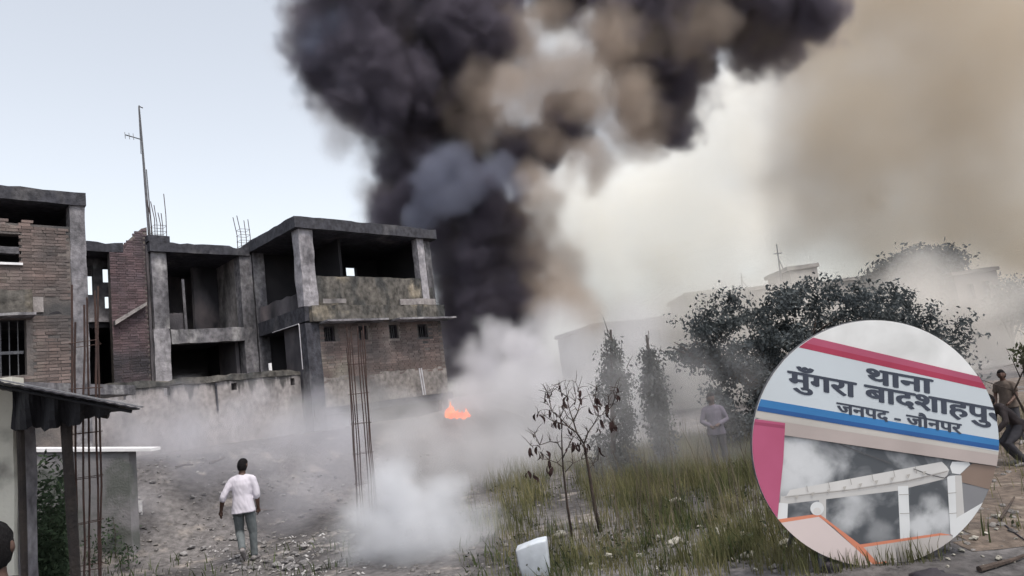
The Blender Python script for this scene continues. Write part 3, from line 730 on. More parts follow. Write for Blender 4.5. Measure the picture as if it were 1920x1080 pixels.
g = on_ground(1500, 900); D = 16.5
base = at(1500, 880, D); base.z = ground_z(base.x, base.y)
bt = thing('broad_tree', 'wide dark dusty tree with drooping leafy crown, behind the round board', 'tree', base)
rows = [(1420,640,120,95),(1530,600,125,75,-.3),(1620,590,95,62,.3),(1700,615,75,45,.5),(1770,632,62,48,.6),(1400,735,75,120,-.6),(1300,640,50,48,.2),(1262,652,32,20),(1480,770,120,125,-.8),(1370,825,48,60,-.6),(1815,650,22,30,.6),(1570,690,150,110),(1700,700,110,70,.2),(1600,800,140,90),(1720,800,100,80),(1345,590,50,40)]
bl = blobs_px(rows, D, 0.9)
limbs(bt, base, [b[0] for b in bl[:9]], 0.22, seed=4)
leaf_mesh('crown', crown_points(bl, 2500, 34, 0.125, 5, 0.5, True), 0.115, M_LEAF, bt, 5, droop=0.7, kind='stuff')
g2 = at(1715, 660, 46); g2.z = ground_z(g2.x, g2.y)
ft = thing('round_tree', 'far round-topped tree fading into smoke above the broad tree', 'tree', g2)
bl = blobs_px([(1730,500,55,38),(1680,520,50,30),(1770,500,30,35),(1700,560,90,45),(1650,540,40,25),(1760,560,50,45)], 46, 0.9)
limbs(ft, g2, [b[0] for b in bl], 0.35, seed=6)
leaf_mesh('crown', crown_points(bl, 700, 22, 0.4, 7, 0.5), 0.34, M_LEAF, ft, 8, kind='stuff')
g3 = at(1890, 640, 40); g3.z = ground_z(g3.x, g3.y)
fb = thing('far_bush', 'small hazy bush beside the brownish far house, at the right edge', 'bush', g3)
bl = blobs_px([(1890,540,22,18),(1900,570,35,25),(1870,580,25,20),(1930,580,40,30)], 40, 0.9)
limbs(fb, g3, [b[0] for b in bl], 0.16, seed=9)
leaf_mesh('crown', crown_points(bl, 260, 18, 0.3, 9, 0.4), 0.24, M_LEAFGREY, fb, 10, kind='stuff')
g4 = at(1945, 900, 10.5); g4.z = ground_z(g4.x, g4.y)
sp = thing('sapling', 'thin leafy sapling leaning in at the right edge above the two people', 'tree', g4)
bl = blobs_px([(1912,655,14,10),(1930,670,26,22),(1950,640,30,30)], 10.5, 0.8)
limbs(sp, g4, [b[0] for b in bl], 0.05, seed=12)
leaf_mesh('crown', crown_points(bl, 26, 12, 0.08, 12, 0.2), 0.10, M_LEAF2, sp, 12, kind='stuff')

# two creeper-hung conical trees seen through the smoke
def cone_tree(label, rows, d, base_px, m, seed, twigs, n):
    b0 = at(base_px[0], base_px[1], d); b0.z = ground_z(b0.x, b0.y)
    t = thing('creeper_tree', label, 'tree', b0)
    pts = [b0 - Vector((0, 0, 0.1))] + [at(x, y, d) for x, y in twigs[0]]
    MB().tube(pts, [0.07] + [max(0.012, 0.06 - 0.012 * i) for i in range(len(pts) - 1)], 6).build('trunk', M_BARK, t)
    tw = MB(); rnd = random.Random(seed)
    for x, y in twigs[1]:
        s = at(x, y, d); e = s + Vector((rnd.uniform(-.25, .25), rnd.uniform(-.1, .1), rnd.uniform(.25, .6)))
        tw.tube([s, s.lerp(e, .5) + Vector((rnd.uniform(-.04, .04), 0, 0)), e], [0.012, 0.008, 0.004], 4)
    tw.build('twigs', M_BARK, t, kind='stuff')
    leaf_mesh('crown', crown_points(blobs_px(rows, d, 1.0), n, 26, 0.10, seed, 0.35, seed == 21), 0.09, m, t, seed, droop=1.4, kind='stuff')
cone_tree('tall conical creeper-covered tree with bare twigs on top, right of the smoke', [(1150,655,10,30),(1148,690,20,35),(1150,730,30,40),(1152,775,34,50),(1150,830,34,55),(1150,880,40,50)], 14.5, (1150, 905), M_LEAFGREY, 21, ([(1150, 850), (1148, 760), (1147, 680), (1145, 618)], [(1147, 690), (1170, 720), (1125, 740), (1182, 770), (1118, 780), (1175, 690), (1140, 668), (1155, 665), (1143, 640), (1150, 640), (1160, 690), (1132, 700)]), 420)
cone_tree('slim leaning creeper-covered tree nearest the left tip of the broad tree', [(1217,672,7,16),(1221,700,12,28),(1226,735,15,34),(1233,775,14,36),(1241,815,11,38),(1250,855,9,40),(1256,885,10,20)], 14.2, (1258, 900), M_LEAFGREY, 22, ([(1252, 850), (1236, 760), (1222, 690), (1212, 628)], [(1218, 690), (1236, 720), (1208, 730), (1250, 770), (1214, 670), (1224, 680), (1230, 700), (1212, 650)]), 300)

# thin dead tree in the grass with a few curled leaves, each leaf a piece of its own
b5 = on_ground(1120, 1000)
dt = thing('dead_shrub', 'bare two-stemmed shrub with dark shrivelled leaves, in the grass left of the broad tree', 'shrub', b5)
D5 = (b5 - CAM_POS).dot(CAM_ROT @ Vector((0, 0, -1)))
def P5(x, y, dd=0): return at(x, y, D5 + dd)
stemA = [(1128,1000),(1117,960),(1110,920),(1104,880),(1098,850),(1095,832)]
stemB = [(1070,985),(1064,950),(1060,915),(1056,880),(1054,845),(1053,815)]
branches = [
 ([(1095,832),(1082,812),(1075,790),(1068,765),(1064,745),(1060,730)],10),([(1082,812),(1066,800),(1050,785),(1035,772),(1028,758)],8),([(1075,790),(1084,770),(1088,750),(1084,730),(1079,718)],7),
 ([(1095,832),(1103,812),(1112,795),(1122,780),(1135,775)],9),([(1122,780),(1120,760),(1116,742),(1118,728)],6),([(1135,775),(1147,762),(1152,745),(1150,735)],6),([(1135,775),(1146,790),(1152,800)],7),([(1130,777),(1140,760),(1143,745)],5),
 ([(1068,800),(1052,795),(1038,790),(1020,778),(1008,775)],6),([(1035,772),(1030,750),(1034,735),(1026,735)],5),([(1064,745),(1052,735),(1049,722)],5),([(1075,790),(1062,780),(1056,765)],5),([(1098,845),(1088,828),(1080,822)],7),
 ([(1054,845),(1046,830),(1030,828),(1012,833),(996,836)],6),([(1055,860),(1064,838),(1072,825)],6),([(1053,815),(1054,795),(1051,780)],5),([(1058,878),(1046,868),(1030,862),(1015,860)],5),([(1060,885),(1075,868),(1090,860)],5),([(1012,833),(1006,820),(1002,812)],4),([(1104,880),(1112,868),(1122,862)],4),([(1068,765),(1078,752),(1080,740)],4),([(1152,745),(1158,735),(1157,726)],4),([(1028,758),(1022,745),(1024,733)],4)]
rnd = random.Random(3)
def wig(pts, dd0, r0, r1):
    P = [P5(x, y, dd0 + 0.25 * math.sin(i * 1.3 + x * 0.05)) + Vector((rnd.uniform(-.012, .012), 0, rnd.uniform(-.012, .012))) for i, (x, y) in enumerate(pts)]
    return P, [lerp(r0, r1, i / (len(P) - 1)) for i in range(len(P))]
for st, nm, r in ((stemA, 'trunk', 0.034), (stemB, 'trunk', 0.022)):
    P = [P5(x, y) for x, y in st]; P[0].z = ground_z(P[0].x, P[0].y) - 0.1
    MB().tube(P, [lerp(r, r * 0.45, i / (len(P) - 1)) for i in range(len(P))], 7).build(nm, M_BARK, dt, smooth=True)
ends = []
for pts, k in branches:
    P, rr = wig(pts, 0, 0.0022 * k * 0.75, 0.0035)
    P[0] = P5(*pts[0])
    MB().tube(P, rr, 5).build('branch', M_BARK, dt); ends += P[1:]
def dry_leaf(p, L_, rnd):
    d = Vector((rnd.uniform(-.5, .5), rnd.uniform(-.5, .5), -1)).normalized(); s = d.cross(Vector((rnd.uniform(-1, 1), rnd.uniform(-1, 1), .2))).normalized(); n_ = d.cross(s)
    vs, fs = [], []
    for i in range(5):
        t = i / 4; w = L_ * 0.20 * math.sin(math.pi * (0.12 + 0.85 * t)); cur = n_ * (L_ * 0.22 * math.sin(t * 3))
        c = p + d * L_ * t + cur
        vs += [c + s * w + n_ * w * 0.7, c, c - s * w + n_ * w * 0.5]
    for i in range(4):
        for j in range(2): fs.append((i * 3 + j, i * 3 + j + 1, i * 3 + j + 4, i * 3 + j + 3))
    return vs, fs
heavy = [(1035,775),(1033,770),(1007,778),(996,838),(1010,840),(1013,850),(1027,865),(1030,872),(1033,880),(1080,830),(1085,835),(1090,838),(1075,832),(1145,790),(1150,797),(1120,803),(1152,745),(1118,745),(1085,745),(1088,735),(1060,755),(1045,790),(1098,835),(1125,840),(1000,890),(993,886),(1062,745),(1140,760),(1034,795),(1070,805),(1108,765),(1128,790),(1022,850)]
for x, y in heavy:
    for _ in range(2):
        vs, fs = dry_leaf(P5(x + rnd.uniform(-4, 4), y + rnd.uniform(-5, 3), rnd.uniform(-.1, .1)), rnd.uniform(0.09, 0.17), rnd)
        MB().add(vs, fs).build('leaf', M_LEAFDRY, dt, normals=False)
tw = MB()
for p in list(ends):
    for _ in range(3):
        e_ = p + Vector((rnd.uniform(-.16, .16), rnd.uniform(-.12, .12), rnd.uniform(-.02, .20)))
        tw.tube([p, p.lerp(e_, .5) + Vector((rnd.uniform(-.02, .02), 0, .015)), e_], [.005, .004, .002], 4)
tw.build('twigs', M_BARK, dt, kind='stuff')
for p in ends:
    if rnd.random() < 0.6:
        vs, fs = dry_leaf(p, rnd.uniform(0.05, 0.1), rnd); MB().add(vs, fs).build('leaf', M_LEAFDRY, dt, normals=False)

# grass, weeds
def blades(name, label, roots, h, w, m, seed, lean=0.35, kind='stuff', cat='grass'):
    rng = np.random.default_rng(seed); r = np.asarray(roots); n = len(r)
    a = rng.uniform(0, 2 * np.pi, n); hh = h * rng.uniform(0.45, 1.25, n) if np.isscalar(h) else h * rng.uniform(0.5, 1.2, n)
    ln = rng.uniform(0.05, lean, n)[:, None] * hh[:, None]
    side = np.stack([np.cos(a), np.sin(a), 0 * a], 1) * (w * rng.uniform(0.6, 1.4, n))[:, None]
    b = rng.uniform(0, 2 * np.pi, n); dr = np.stack([np.cos(b), np.sin(b), 0 * b], 1)
    up = np.array([0, 0, 1.0])
    mid = r + dr * ln * 0.35 + up * hh[:, None] * 0.55; tip = r + dr * ln * 1.1 + up * hh[:, None]
    vs = np.stack([r - side, r + side, mid - side * 0.7, mid + side * 0.7, tip], 1).reshape(-1, 3)
    k = np.arange(n)[:, None] * 5
    tr = np.concatenate([k + np.array([[0, 1, 3]]), k + np.array([[0, 3, 2]]), k + np.array([[2, 3, 4]])], 1).reshape(-1)
    me = bpy.data.meshes.new(name)
    me.vertices.add(5 * n); me.vertices.foreach_set('co', vs.ravel())
    me.loops.add(9 * n); me.loops.foreach_set('vertex_index', tr.astype(np.int32))
    me.polygons.add(3 * n); me.polygons.foreach_set('loop_start', np.arange(0, 9 * n, 3, dtype=np.int32)); me.update(calc_edges=True)
    o = link(name, me, m, kind=kind)
    return tag(o, label, cat)
def scatter(n, dens, box, seed):
    """Ground points in box (x0, x1, y0, y1), kept with chance dens(x, y)."""
    rnd = random.Random(seed); out = []
    x0, x1, y0, y1 = box
    while n > 0:
        n -= 1
        x, y = rnd.uniform(x0, x1), rnd.uniform(y0, y1)
        if rnd.random() < dens(x, y): out.append((x, y, ground_z(x, y) - 0.01))
    return out
def pix(x, y, z=0.0):
    q = CAM_ROT.transposed() @ (Vector((x, y, z)) - CAM_POS)
    return (960 + FPX * q.x / -q.z, 540 - FPX * q.y / -q.z) if q.z < -0.1 else (-9999, -9999)
def grass_density(x, y):
    px, py = pix(x, y, ground_z(x, y))
    if px < 860 or px > 2050 or py > 1300: return 0
    e = sstep(870, 1100, px + 120 * mnoise.noise(Vector((x * .8, y * .8, 1))) + 50 * mnoise.noise(Vector((x * 3, y * 3, 4)))) * (1 - 0.55 * (1 - sstep(985, 1035, py - 25 * mnoise.noise(Vector((x, y, 6))))) * (1 - sstep(1150, 1260, px)))
    path = 1 - sstep(1690, 1790, px - 0.15 * (py - 900)) * 0.93
    nz = mnoise.noise(Vector((x * 0.9, y * 0.9, 5))) + 0.5 * mnoise.noise(Vector((x * 2.6, y * 2.6, 9)))
    return e * path * max(0.03, min(1, 0.50 + nz * 1.15))
pts = scatter(150000, grass_density, (-2.8, 13, 7.0, 19), 3)
hts = np.array([0.16 + 0.30 * max(0, mnoise.noise(Vector((p[0] * 0.7, p[1] * 0.7, 8))) + 0.25) + 0.30 * sstep(9.5, 12.5, p[1]) for p in pts])
blades('dry_grass', 'tall dry olive grass covering the yard from the dead shrub to the board', pts, hts, 0.0055, M_GRASS, 4)
M_GREEN = leaf_mat('green_weed_blades', (0.085, 0.105, 0.045), (0.05, 0.07, 0.03), 0.3)
pts = scatter(48000, lambda x, y: grass_density(x, y) * (1 if mnoise.noise(Vector((x * 0.8, y * 0.8, 20))) > 0.12 else 0.06), (-2.8, 13, 7.0, 19), 6)
blades('green_weeds', 'greener weeds in patches among the dry grass', pts, 0.30, 0.008, M_GREEN, 7, 0.5)
M_STALK = leaf_mat('dry_stalks', (0.20, 0.17, 0.12), (0.12, 0.10, 0.08), 0.2)
pts = scatter(4200, lambda x, y: grass_density(x, y), (0.5, 13, 9.0, 19), 9)
blades('dry_stalks', 'tall pale dry stalks standing above the grass before the broad tree', pts, 1.0, 0.006, M_STALK, 8, 0.25)
def weed_dens(x, y):
    px, py = pix(x, y, ground_z(x, y))
    a = 1.0 if (60 < px < 250 and py > 985) else 0.0
    b = 0.22 if (250 < px < 660 and py > 1000) else 0.0
    c = 0.35 if (860 < px < 980 and py > 900) else 0.0
    return max(a, b, c) * max(0.05, 0.5 + mnoise.noise(Vector((x * 2, y * 2, 3))))
pts = scatter(9000, weed_dens, (-9, 0.5, 6.5, 12.5), 12)
blades('yard_weeds', 'sparse dark weeds and tufts along the foot of the shed posts and litter', pts, 0.20, 0.009, M_GREEN, 9, 0.6)
def climb(x, y):
    px, py = pix(x, y, ground_z(x, y)); return 1 if 40 < px < 150 else 0
gpl = []
rr_ = random.Random(31)
for _ in range(5200):
    px = rr_.uniform(48, 128); py = 1075 - abs(rr_.gauss(0, 95)) + (px - 50) * 0.0 + 20
    if py < 850: continue
    gpl.append(at(px, py, rr_.uniform(9.3, 11.8))[:])
hb = Vector((at(90, 1080, 10.2).x, at(90, 1080, 10.2).y, 0.1))
hg = thing('leafy_bush', 'dim green leafy bush between the two shed posts', 'bush', hb)
limbs(hg, hb, [at(70, 960, 10.2), at(95, 930, 10.4), at(115, 980, 10.0)], 0.03, seed=14)
leaf_mesh('foliage', gpl, 0.10, M_WEED, hg, 15, aspect=2.6, kind='stuff')
for k, (x, y, h, lab) in enumerate([(190, 1062, 60, 'young weed plant right beside the foot of the rebar column'), (216, 1050, 75, 'tallest young weed plant between the rebar column and the walking man'), (240, 1070, 45, 'small weed plant nearest the walking man, at the bottom of the photo')]):
    gp = on_ground(x, y); dd = (gp - CAM_POS).dot(CAM_ROT @ Vector((0, 0, -1))); hh = h / FPX * dd
    t = thing('weed_plant', lab, 'plant', gp, 'young weed plants near the rebar column')
    MB().tube([gp - Vector((0, 0, .03)), gp + Vector((0.02, 0, hh * .6)), gp + Vector((-.01, 0, hh))], [0.008, 0.006, 0.003], 5).build('stem', M_BARK, t)
    rg = np.random.default_rng(k)
    lp = np.array([[gp.x + rg.normal() * hh * .22, gp.y + rg.normal() * hh * .2, gp.z + rg.uniform(.1, 1) * hh] for _ in range(110)])
    leaf_mesh('foliage', lp, 0.075, M_WEED, t, 40 + k, aspect=2.4, kind='stuff')

# ------------------------------------------------------------------ stones, litter, loose things
STONE = []
for k in range(6):
    bm = bmesh.new(); bmesh.ops.create_icosphere(bm, subdivisions=2, radius=1.0)
    for v in bm.verts:
        q = v.co.normalized(); f = 0.75 + 0.5 * mnoise.noise(q * 1.2 + Vector((k * 5, 0, 0))) + 0.18 * mnoise.noise(q * 3.5 + Vector((k, 3, 0)))
        v.co = Vector((q.x * f * 1.25, q.y * f, q.z * f * 0.62))
    me = bpy.data.meshes.new('stone'); bm.to_mesh(me); bm.free(); STONE.append(me)
STONE_P = []
for m_, tgt in ((M_STONE, STONE), ):
    for me in STONE: me.materials.append(m_)
GREYS = [me.copy() for me in STONE]
for me in GREYS: me.materials.clear(); me.materials.append(M_GREYSTONE)
def stone(px, py, r_px, label, group, pool, seed, name='stone'):
    rs = random.Random(seed); p = on_ground(px, py); dd = (p - CAM_POS).length; r = r_px / FPX * dd
    o = bpy.data.objects.new(name, pool[seed % 6]); COL.objects.link(o)
    o.location = p + Vector((0, 0, r * 0.5)); o.scale = (r, r * rs.uniform(.8, 1.1), r * rs.uniform(.8, 1.2)); o.rotation_euler = (rs.uniform(-.3, .3), rs.uniform(-.3, .3), rs.uniform(0, 6.2))
    WORLD_AT[o.name] = Vector(o.location)
    return tag(o, label, 'stone', group)
sg = [(1050,1010,12,'pale stone beside the left stem of the dead shrub'),(1145,1050,9,'flat pale stone right of the dead shrub near the bottom edge'),(1200,1048,8,'pointed pale stone in the short grass right of the dead shrub'),(1238,1015,9,'pale stone in the grass between the shrub and the board'),(1265,1028,14,'wide low pale stone in the middle of the grass'),(1352,1005,13,'biggest pale stone in the grass left of the board'),(1325,1022,10,'pale stone just left of the biggest one'),(1400,1015,15,'long pale stone slanting near the left rim of the board'),(1368,1040,12,'pale stone low in the grass below the biggest one'),(1270,948,12,'rounded pale stone high in the grass, left of the taller tufts'),(1335,1050,8,'small pale stone near the bottom edge of the grass'),(1405,1050,12,'pale stone close under the left rim of the board'),(1478,1028,14,'brownish stone against the lower left rim of the board'),(1235,1075,8,'small stone at the bottom edge right of the sack')]
for k, (x, y, r, lab) in enumerate(sg): stone(x, y, r, lab, 'pale stones scattered in the grass', STONE, k)
rs = random.Random(77)
for k in range(34):
    stone(rs.uniform(1080, 1480), rs.uniform(985, 1078), rs.uniform(3, 6.5), 'small pale stone chip lying in the dry grass', 'small stone chips in the grass', STONE, 100 + k)
for k in range(60):
    x = rs.gauss(540, 75); y = rs.uniform(1010, 1078)
    if 450 < x < 480 and y < 1050: y = 1070
    stone(x, y, rs.uniform(3, 8), 'grey rubble lump in the litter at the foot of the yard', 'rubble lumps in the litter', GREYS, 200 + k, 'rubble_lump')
for k in range(26):
    stone(rs.uniform(250, 650), rs.uniform(895, 975), rs.uniform(2.5, 6), 'grey rubble lump on the dark bank behind the walking man', 'rubble lumps on the bank', GREYS, 300 + k, 'rubble_lump')
for k in range(22):
    stone(rs.uniform(1700, 1915), rs.uniform(960, 1075), rs.uniform(2.5, 7), 'small stone on the bare earth right of the board', 'stones on the bare earth', STONE, 400 + k)
# scraps of paper and plastic: nobody could count them
lit = MB(); rl = random.Random(5)
def scrap(p, s):
    a = rl.uniform(0, 6.2); d1 = Vector((math.cos(a), math.sin(a), rl.uniform(-.3, .5))) * s; d2 = Vector((-math.sin(a), math.cos(a), rl.uniform(-.2, .6))) * s * rl.uniform(.4, 1)
    lit.add([p, p + d1, p + d1 + d2 + Vector((0, 0, s * .3)), p + d2, p + (d1 + d2) * .5 + Vector((0, 0, s * .35))], [(0, 1, 4), (1, 2, 4), (2, 3, 4), (3, 0, 4)])
for k in range(260):
    t = rl.random()
    if t < .6: px, py = rl.gauss(560, 60), rl.uniform(1005, 1085)
    elif t < .75: px, py = rl.gauss(410, 35), rl.gauss(1045, 14)
    elif t < .85: px, py = rl.uniform(700, 900), rl.uniform(880, 1070)
    else: px, py = rl.uniform(250, 640), rl.uniform(870, 1000)
    p = on_ground(px, py) + Vector((0, 0, 0.01)); scrap(p, rl.uniform(.015, .06))
tag(lit.build('litter', M_PAPER, kind='stuff', normals=False), 'pale paper and plastic scraps strewn over the bottom of the yard', 'litter')
# twigs and dark sticks on the ground
def stick(label, pts, rad, name='stick', lift=0.03, cat='stick', m=M_BARK):
    P = []
    for x, y in pts: P.append(on_ground(x, y) + Vector((0, 0, lift)))
    o = MB().tube(P, [rad * (1 - 0.5 * i / (len(P) - 1)) for i in range(len(P))], 6)
    org = P[0]; ob = o.build(name, m, origin=org)
    return tag(ob, label, cat)
stick('dark stick lying across the bank left of the walking man', [(330, 880), (345, 876), (362, 874)], .03)
stick('dark stick on the bank just left of the walking man', [(393, 872), (410, 868), (422, 863)], .03)
stick('thin dark stick on the ground right of the walking man', [(483, 962), (500, 960), (515, 958)], .025)
stick('dark bent branch lying at the bottom right corner', [(1838, 1078), (1870, 1066), (1900, 1058), (1930, 1052)], .03, 'fallen_branch', cat='branch')
stick('thin dark cable lying on the bare earth below the two people', [(1880, 985), (1900, 1003), (1925, 1022)], .012, 'cable', .015, 'cable', M_DARK)
stick('slanting dark twig stuck beside the right rim of the board', [(1878, 985), (1892, 965), (1905, 945)], .018, lift=0.06)
# pale sack
sp_ = [(966, 1032), (1005, 1017), (1024, 1013), (1029, 1055), (1031, 1083), (985, 1098), (972, 1062)]
gs = on_ground(1000, 1100); ds = (gs - CAM_POS).dot(CAM_ROT @ Vector((0, 0, -1)))
sk = MB().prism([at(x, y, ds) for x, y in sp_], (CAM_ROT @ Vector((0.02, 0.0, -0.16))))
so = sk.build('plastic_container', M_SACK, origin=Vector((gs.x, gs.y, gs.z)))
tag(so, 'bluish white plastic container lying tilted in the grass at the bottom edge', 'container')
bv = so.modifiers.new('bevel', 'BEVEL'); bv.width = 0.022; bv.segments = 3
so.data.polygons.foreach_set('use_smooth', [True] * len(so.data.polygons))
# white sheet standing on the bank
p0 = on_ground(258, 966); dpp = (p0 - CAM_POS).dot(CAM_ROT @ Vector((0, 0, -1)))
sheet = MB(); vs = []
for j in range(4):
    for i in range(4): vs.append(at(249 + 6 * i, 966 - 9.3 * j, dpp + 0.02 * math.sin(i * 2 + j)))
sheet.add(vs, [(j * 4 + i, j * 4 + i + 1, j * 4 + i + 5, j * 4 + i + 4) for j in range(3) for i in range(3)])
sh_o = sheet.build('white_sheet', M_WHITE, origin=p0); tag(sh_o, 'small white sheet standing on the bank between the low wall and the walking man', 'sheet')
sm_ = sh_o.modifiers.new('thick', 'SOLIDIFY'); sm_.thickness = 0.004
def lump(name, label, cat, px, py, rx, ry, m, seed):
    p = on_ground(px, py); dd = (p - CAM_POS).length
    bm = bmesh.new(); bmesh.ops.create_icosphere(bm, subdivisions=3, radius=1)
    for v in bm.verts:
        q = v.co.copy(); f = 1 + .45 * mnoise.noise(q * 1.8 + Vector((seed, 0, 0))) + .28 * mnoise.noise(q * 4.5)
        v.co = Vector((q.x * f * rx / FPX * dd, q.y * f * rx * .7 / FPX * dd, max(-.3, q.z) * f * ry / FPX * dd))
    me = bpy.data.meshes.new(name); bm.to_mesh(me); bm.free(); me.polygons.foreach_set('use_smooth', [True] * len(me.polygons))
    o = link(name, me, m, org=p); return tag(o, label, cat)
lump('dark_rag', 'dark crumpled rag on the ground under the bottom left rim of the board', 'rag', 1556, 1074, 17, 15, M_DARK, 3)
lump('dark_mound', 'low dark purplish lump at the bottom edge under the board', 'lump', 1748, 1092, 38, 15, M_DARK, 8)

# ------------------------------------------------------------------ flames
fl_m = bpy.data.materials.new('flame'); fl_m.use_nodes = True
fn, flk = fl_m.node_tree.nodes, fl_m.node_tree.links; fn.clear()
fo = fn.new('ShaderNodeOutputMaterial'); fe = fn.new('ShaderNodeEmission'); fr_ = fn.new('ShaderNodeValToRGB'); fz = fn.new('ShaderNodeTexNoise'); fg = fn.new('ShaderNodeNewGeometry')
fz.inputs['Scale'].default_value = 5; flk.new(fg.outputs['Position'], fz.inputs['Vector']); flk.new(fz.outputs[0], fr_.inputs[0])
fr_.color_ramp.elements[0].position = .35; fr_.color_ramp.elements[0].color = (0.75, 0.085, 0.02, 1); fr_.color_ramp.elements[1].position = .65; fr_.color_ramp.elements[1].color = (1.0, 0.27, 0.07, 1)
flk.new(fr_.outputs[0], fe.inputs[0]); fe.inputs[1].default_value = 1.2; ft_ = fn.new('ShaderNodeBsdfTransparent'); fm_ = fn.new('ShaderNodeMixShader'); fl_r = fn.new('ShaderNodeMapRange')
fl_r.inputs['From Min'].default_value = 0.38; fl_r.inputs['From Max'].default_value = 0.58; fl_r.inputs['To Min'].default_value = 0.25
fz2 = fn.new('ShaderNodeTexNoise'); fz2.inputs['Scale'].default_value = 11; flk.new(fg.outputs['Position'], fz2.inputs['Vector'])
flk.new(fz2.outputs[0], fl_r.inputs['Value']); flk.new(fl_r.outputs[0], fm_.inputs[0]); flk.new(ft_.outputs[0], fm_.inputs[1]); flk.new(fe.outputs[0], fm_.inputs[2]); flk.new(fm_.outputs[0], fo.inputs[0])
FD = 19.6
fb0 = at(856, 784, FD)
fire = thing('fire', 'low orange flames burning in smoke beside the end of the tallest shell', 'fire', fb0)
rf = random.Random(9)
for x, y, h, w in ((838,782,30,4),(842,782,22,5),(846,781,13,4),(850,782,17,4),(854,781,10,4),(858,781,13,4),(862,781,8,4),(866,781,12,3),(870,780,7,3),(873,780,15,4),(878,781,9,3),(857,782,6,6),(868,782,5,6),(846,782,7,6),(836,782,12,3)):
    P = [at(x + rf.uniform(-2.5, 2.5) * (j > 0) + (1.6 * j if h > 20 else 0), y - h * j / 5, FD + rf.uniform(-.15, .15)) for j in range(6)]
    s_ = FD / FPX
    MB().tube(P, [w * s_ * .7, w * s_, w * s_ * .85, w * s_ * .55, w * s_ * .35, w * s_ * .05], 7).build('flame', fl_m, fire, smooth=True)
# gravel and clods: nobody could count them
gr = MB(); rg_ = random.Random(88)
t_ = (1 + 5 ** .5) / 2
ICO = [Vector(v).normalized() for v in ((-1, t_, 0), (1, t_, 0), (-1, -t_, 0), (1, -t_, 0), (0, -1, t_), (0, 1, t_), (0, -1, -t_), (0, 1, -t_), (t_, 0, -1), (t_, 0, 1), (-t_, 0, -1), (-t_, 0, 1))]
IF = [(0,11,5),(0,5,1),(0,1,7),(0,7,10),(0,10,11),(1,5,9),(5,11,4),(11,10,2),(10,7,6),(7,1,8),(3,9,4),(3,4,2),(3,2,6),(3,6,8),(3,8,9),(4,9,5),(2,4,11),(6,2,10),(8,6,7),(9,8,1)]
n_g = 0
while n_g < 4200:
    x, y = rg_.uniform(-9, 11), rg_.uniform(7.2, 19)
    px, py = pix(x, y, ground_z(x, y))
    if not (140 < px < 1930 and 850 < py < 1110): continue
    keep = 0.35 + mnoise.noise(Vector((x * 1.1, y * 1.1, 40))) * 1.1
    if 1050 < px < 1700: keep *= 0.35
    if 440 < px < 680 and py > 1000: keep += .6
    if rg_.random() > keep: continue
    r = 0.008 + 0.045 * rg_.random() ** 4
    c = Vector((x, y, ground_z(x, y) + r * .25)); sc_ = Vector((rg_.uniform(.7, 1.4), rg_.uniform(.7, 1.4), rg_.uniform(.4, .8))) * r
    gr.add([c + Vector((v.x * sc_.x, v.y * sc_.y, v.z * sc_.z)) * rg_.uniform(.75, 1.15) for v in ICO], IF); n_g += 1
M_GRAVEL = mat('gravel', (0.21, 0.195, 0.185), (0.10, 0.095, 0.095), 5, mottle=0.5, mottle_scale=14, bump=0.3)
tag(gr.build('gravel', M_GRAVEL, kind='stuff', normals=False), 'loose gravel and clods over the bare earth of the yard', 'gravel')
# low broad-leaved weeds between the grass
rw = np.random.default_rng(61); lw_ = []
for x, y, z in scatter(9000, lambda x, y: (grass_density(x, y) + .25 * weed_dens(x, y)) * (0.35 + mnoise.noise(Vector((x * 1.4, y * 1.4, 60))) * 1.6), (-3, 13, 7.0, 19), 62):
    k = rw.integers(5, 14); h = rw.uniform(.05, .34)
    lw_.append(np.array([x, y, z]) + rw.normal(size=(k, 3)) * np.array([.06, .06, 0]) + np.stack([0 * np.arange(k), 0 * np.arange(k), rw.uniform(.01, h, k)], 1))
M_HERB = leaf_mat('herb_leaves', (0.085, 0.095, 0.055), (0.045, 0.052, 0.034))
tag(leaf_mesh('low_herbs', np.concatenate(lw_), 0.055, M_HERB, None, 63, aspect=1.9, kind='stuff'), 'low broad-leaved weeds tangled between the grass', 'weeds')

# ------------------------------------------------------------------ people
def loft(mbq, pts, rads, seg=14):
    """A rounded limb: elliptical sections along pts, closed by small domes."""
    P = [Vector(p) for p in pts]; Rr = [r if isinstance(r, tuple) else (r, r) for r in rads]
    t0 = (P[0] - P[1]).normalized(); t1 = (P[-1] - P[-2]).normalized()
    P = [P[0] + t0 * min(Rr[0]) * 0.5] + P + [P[-1] + t1 * min(Rr[-1]) * 0.5]
    Rr = [(Rr[0][0] * .55, Rr[0][1] * .55)] + Rr + [(Rr[-1][0] * .55, Rr[-1][1] * .55)]
    mbq.tube(P, Rr, seg)
def loft_x(mbq, pts, rads, seg=16):
    """Elliptical sections whose wide axis stays along x (torso, palm)."""
    vs, fs = [], []
    P = [Vector(p) for p in pts]
    for i, p in enumerate(P):
        rx, ry = rads[i]
        for k in range(seg):
            a = 2 * math.pi * k / seg
            ca, sa = math.cos(a), math.sin(a)
            vs.append(p + Vector((math.copysign(abs(ca) ** .85, ca) * rx, math.copysign(abs(sa) ** .85, sa) * ry, 0)))
    for i in range(len(P) - 1):
        for k in range(seg):
            a, b = i * seg + k, i * seg + (k + 1) % seg
            fs.append((a, b, b + seg, a + seg))
    fs.append(tuple(range(seg))[::-1]); fs.append(tuple(range((len(P) - 1) * seg, len(P) * seg)))
    mbq.add(vs, fs)
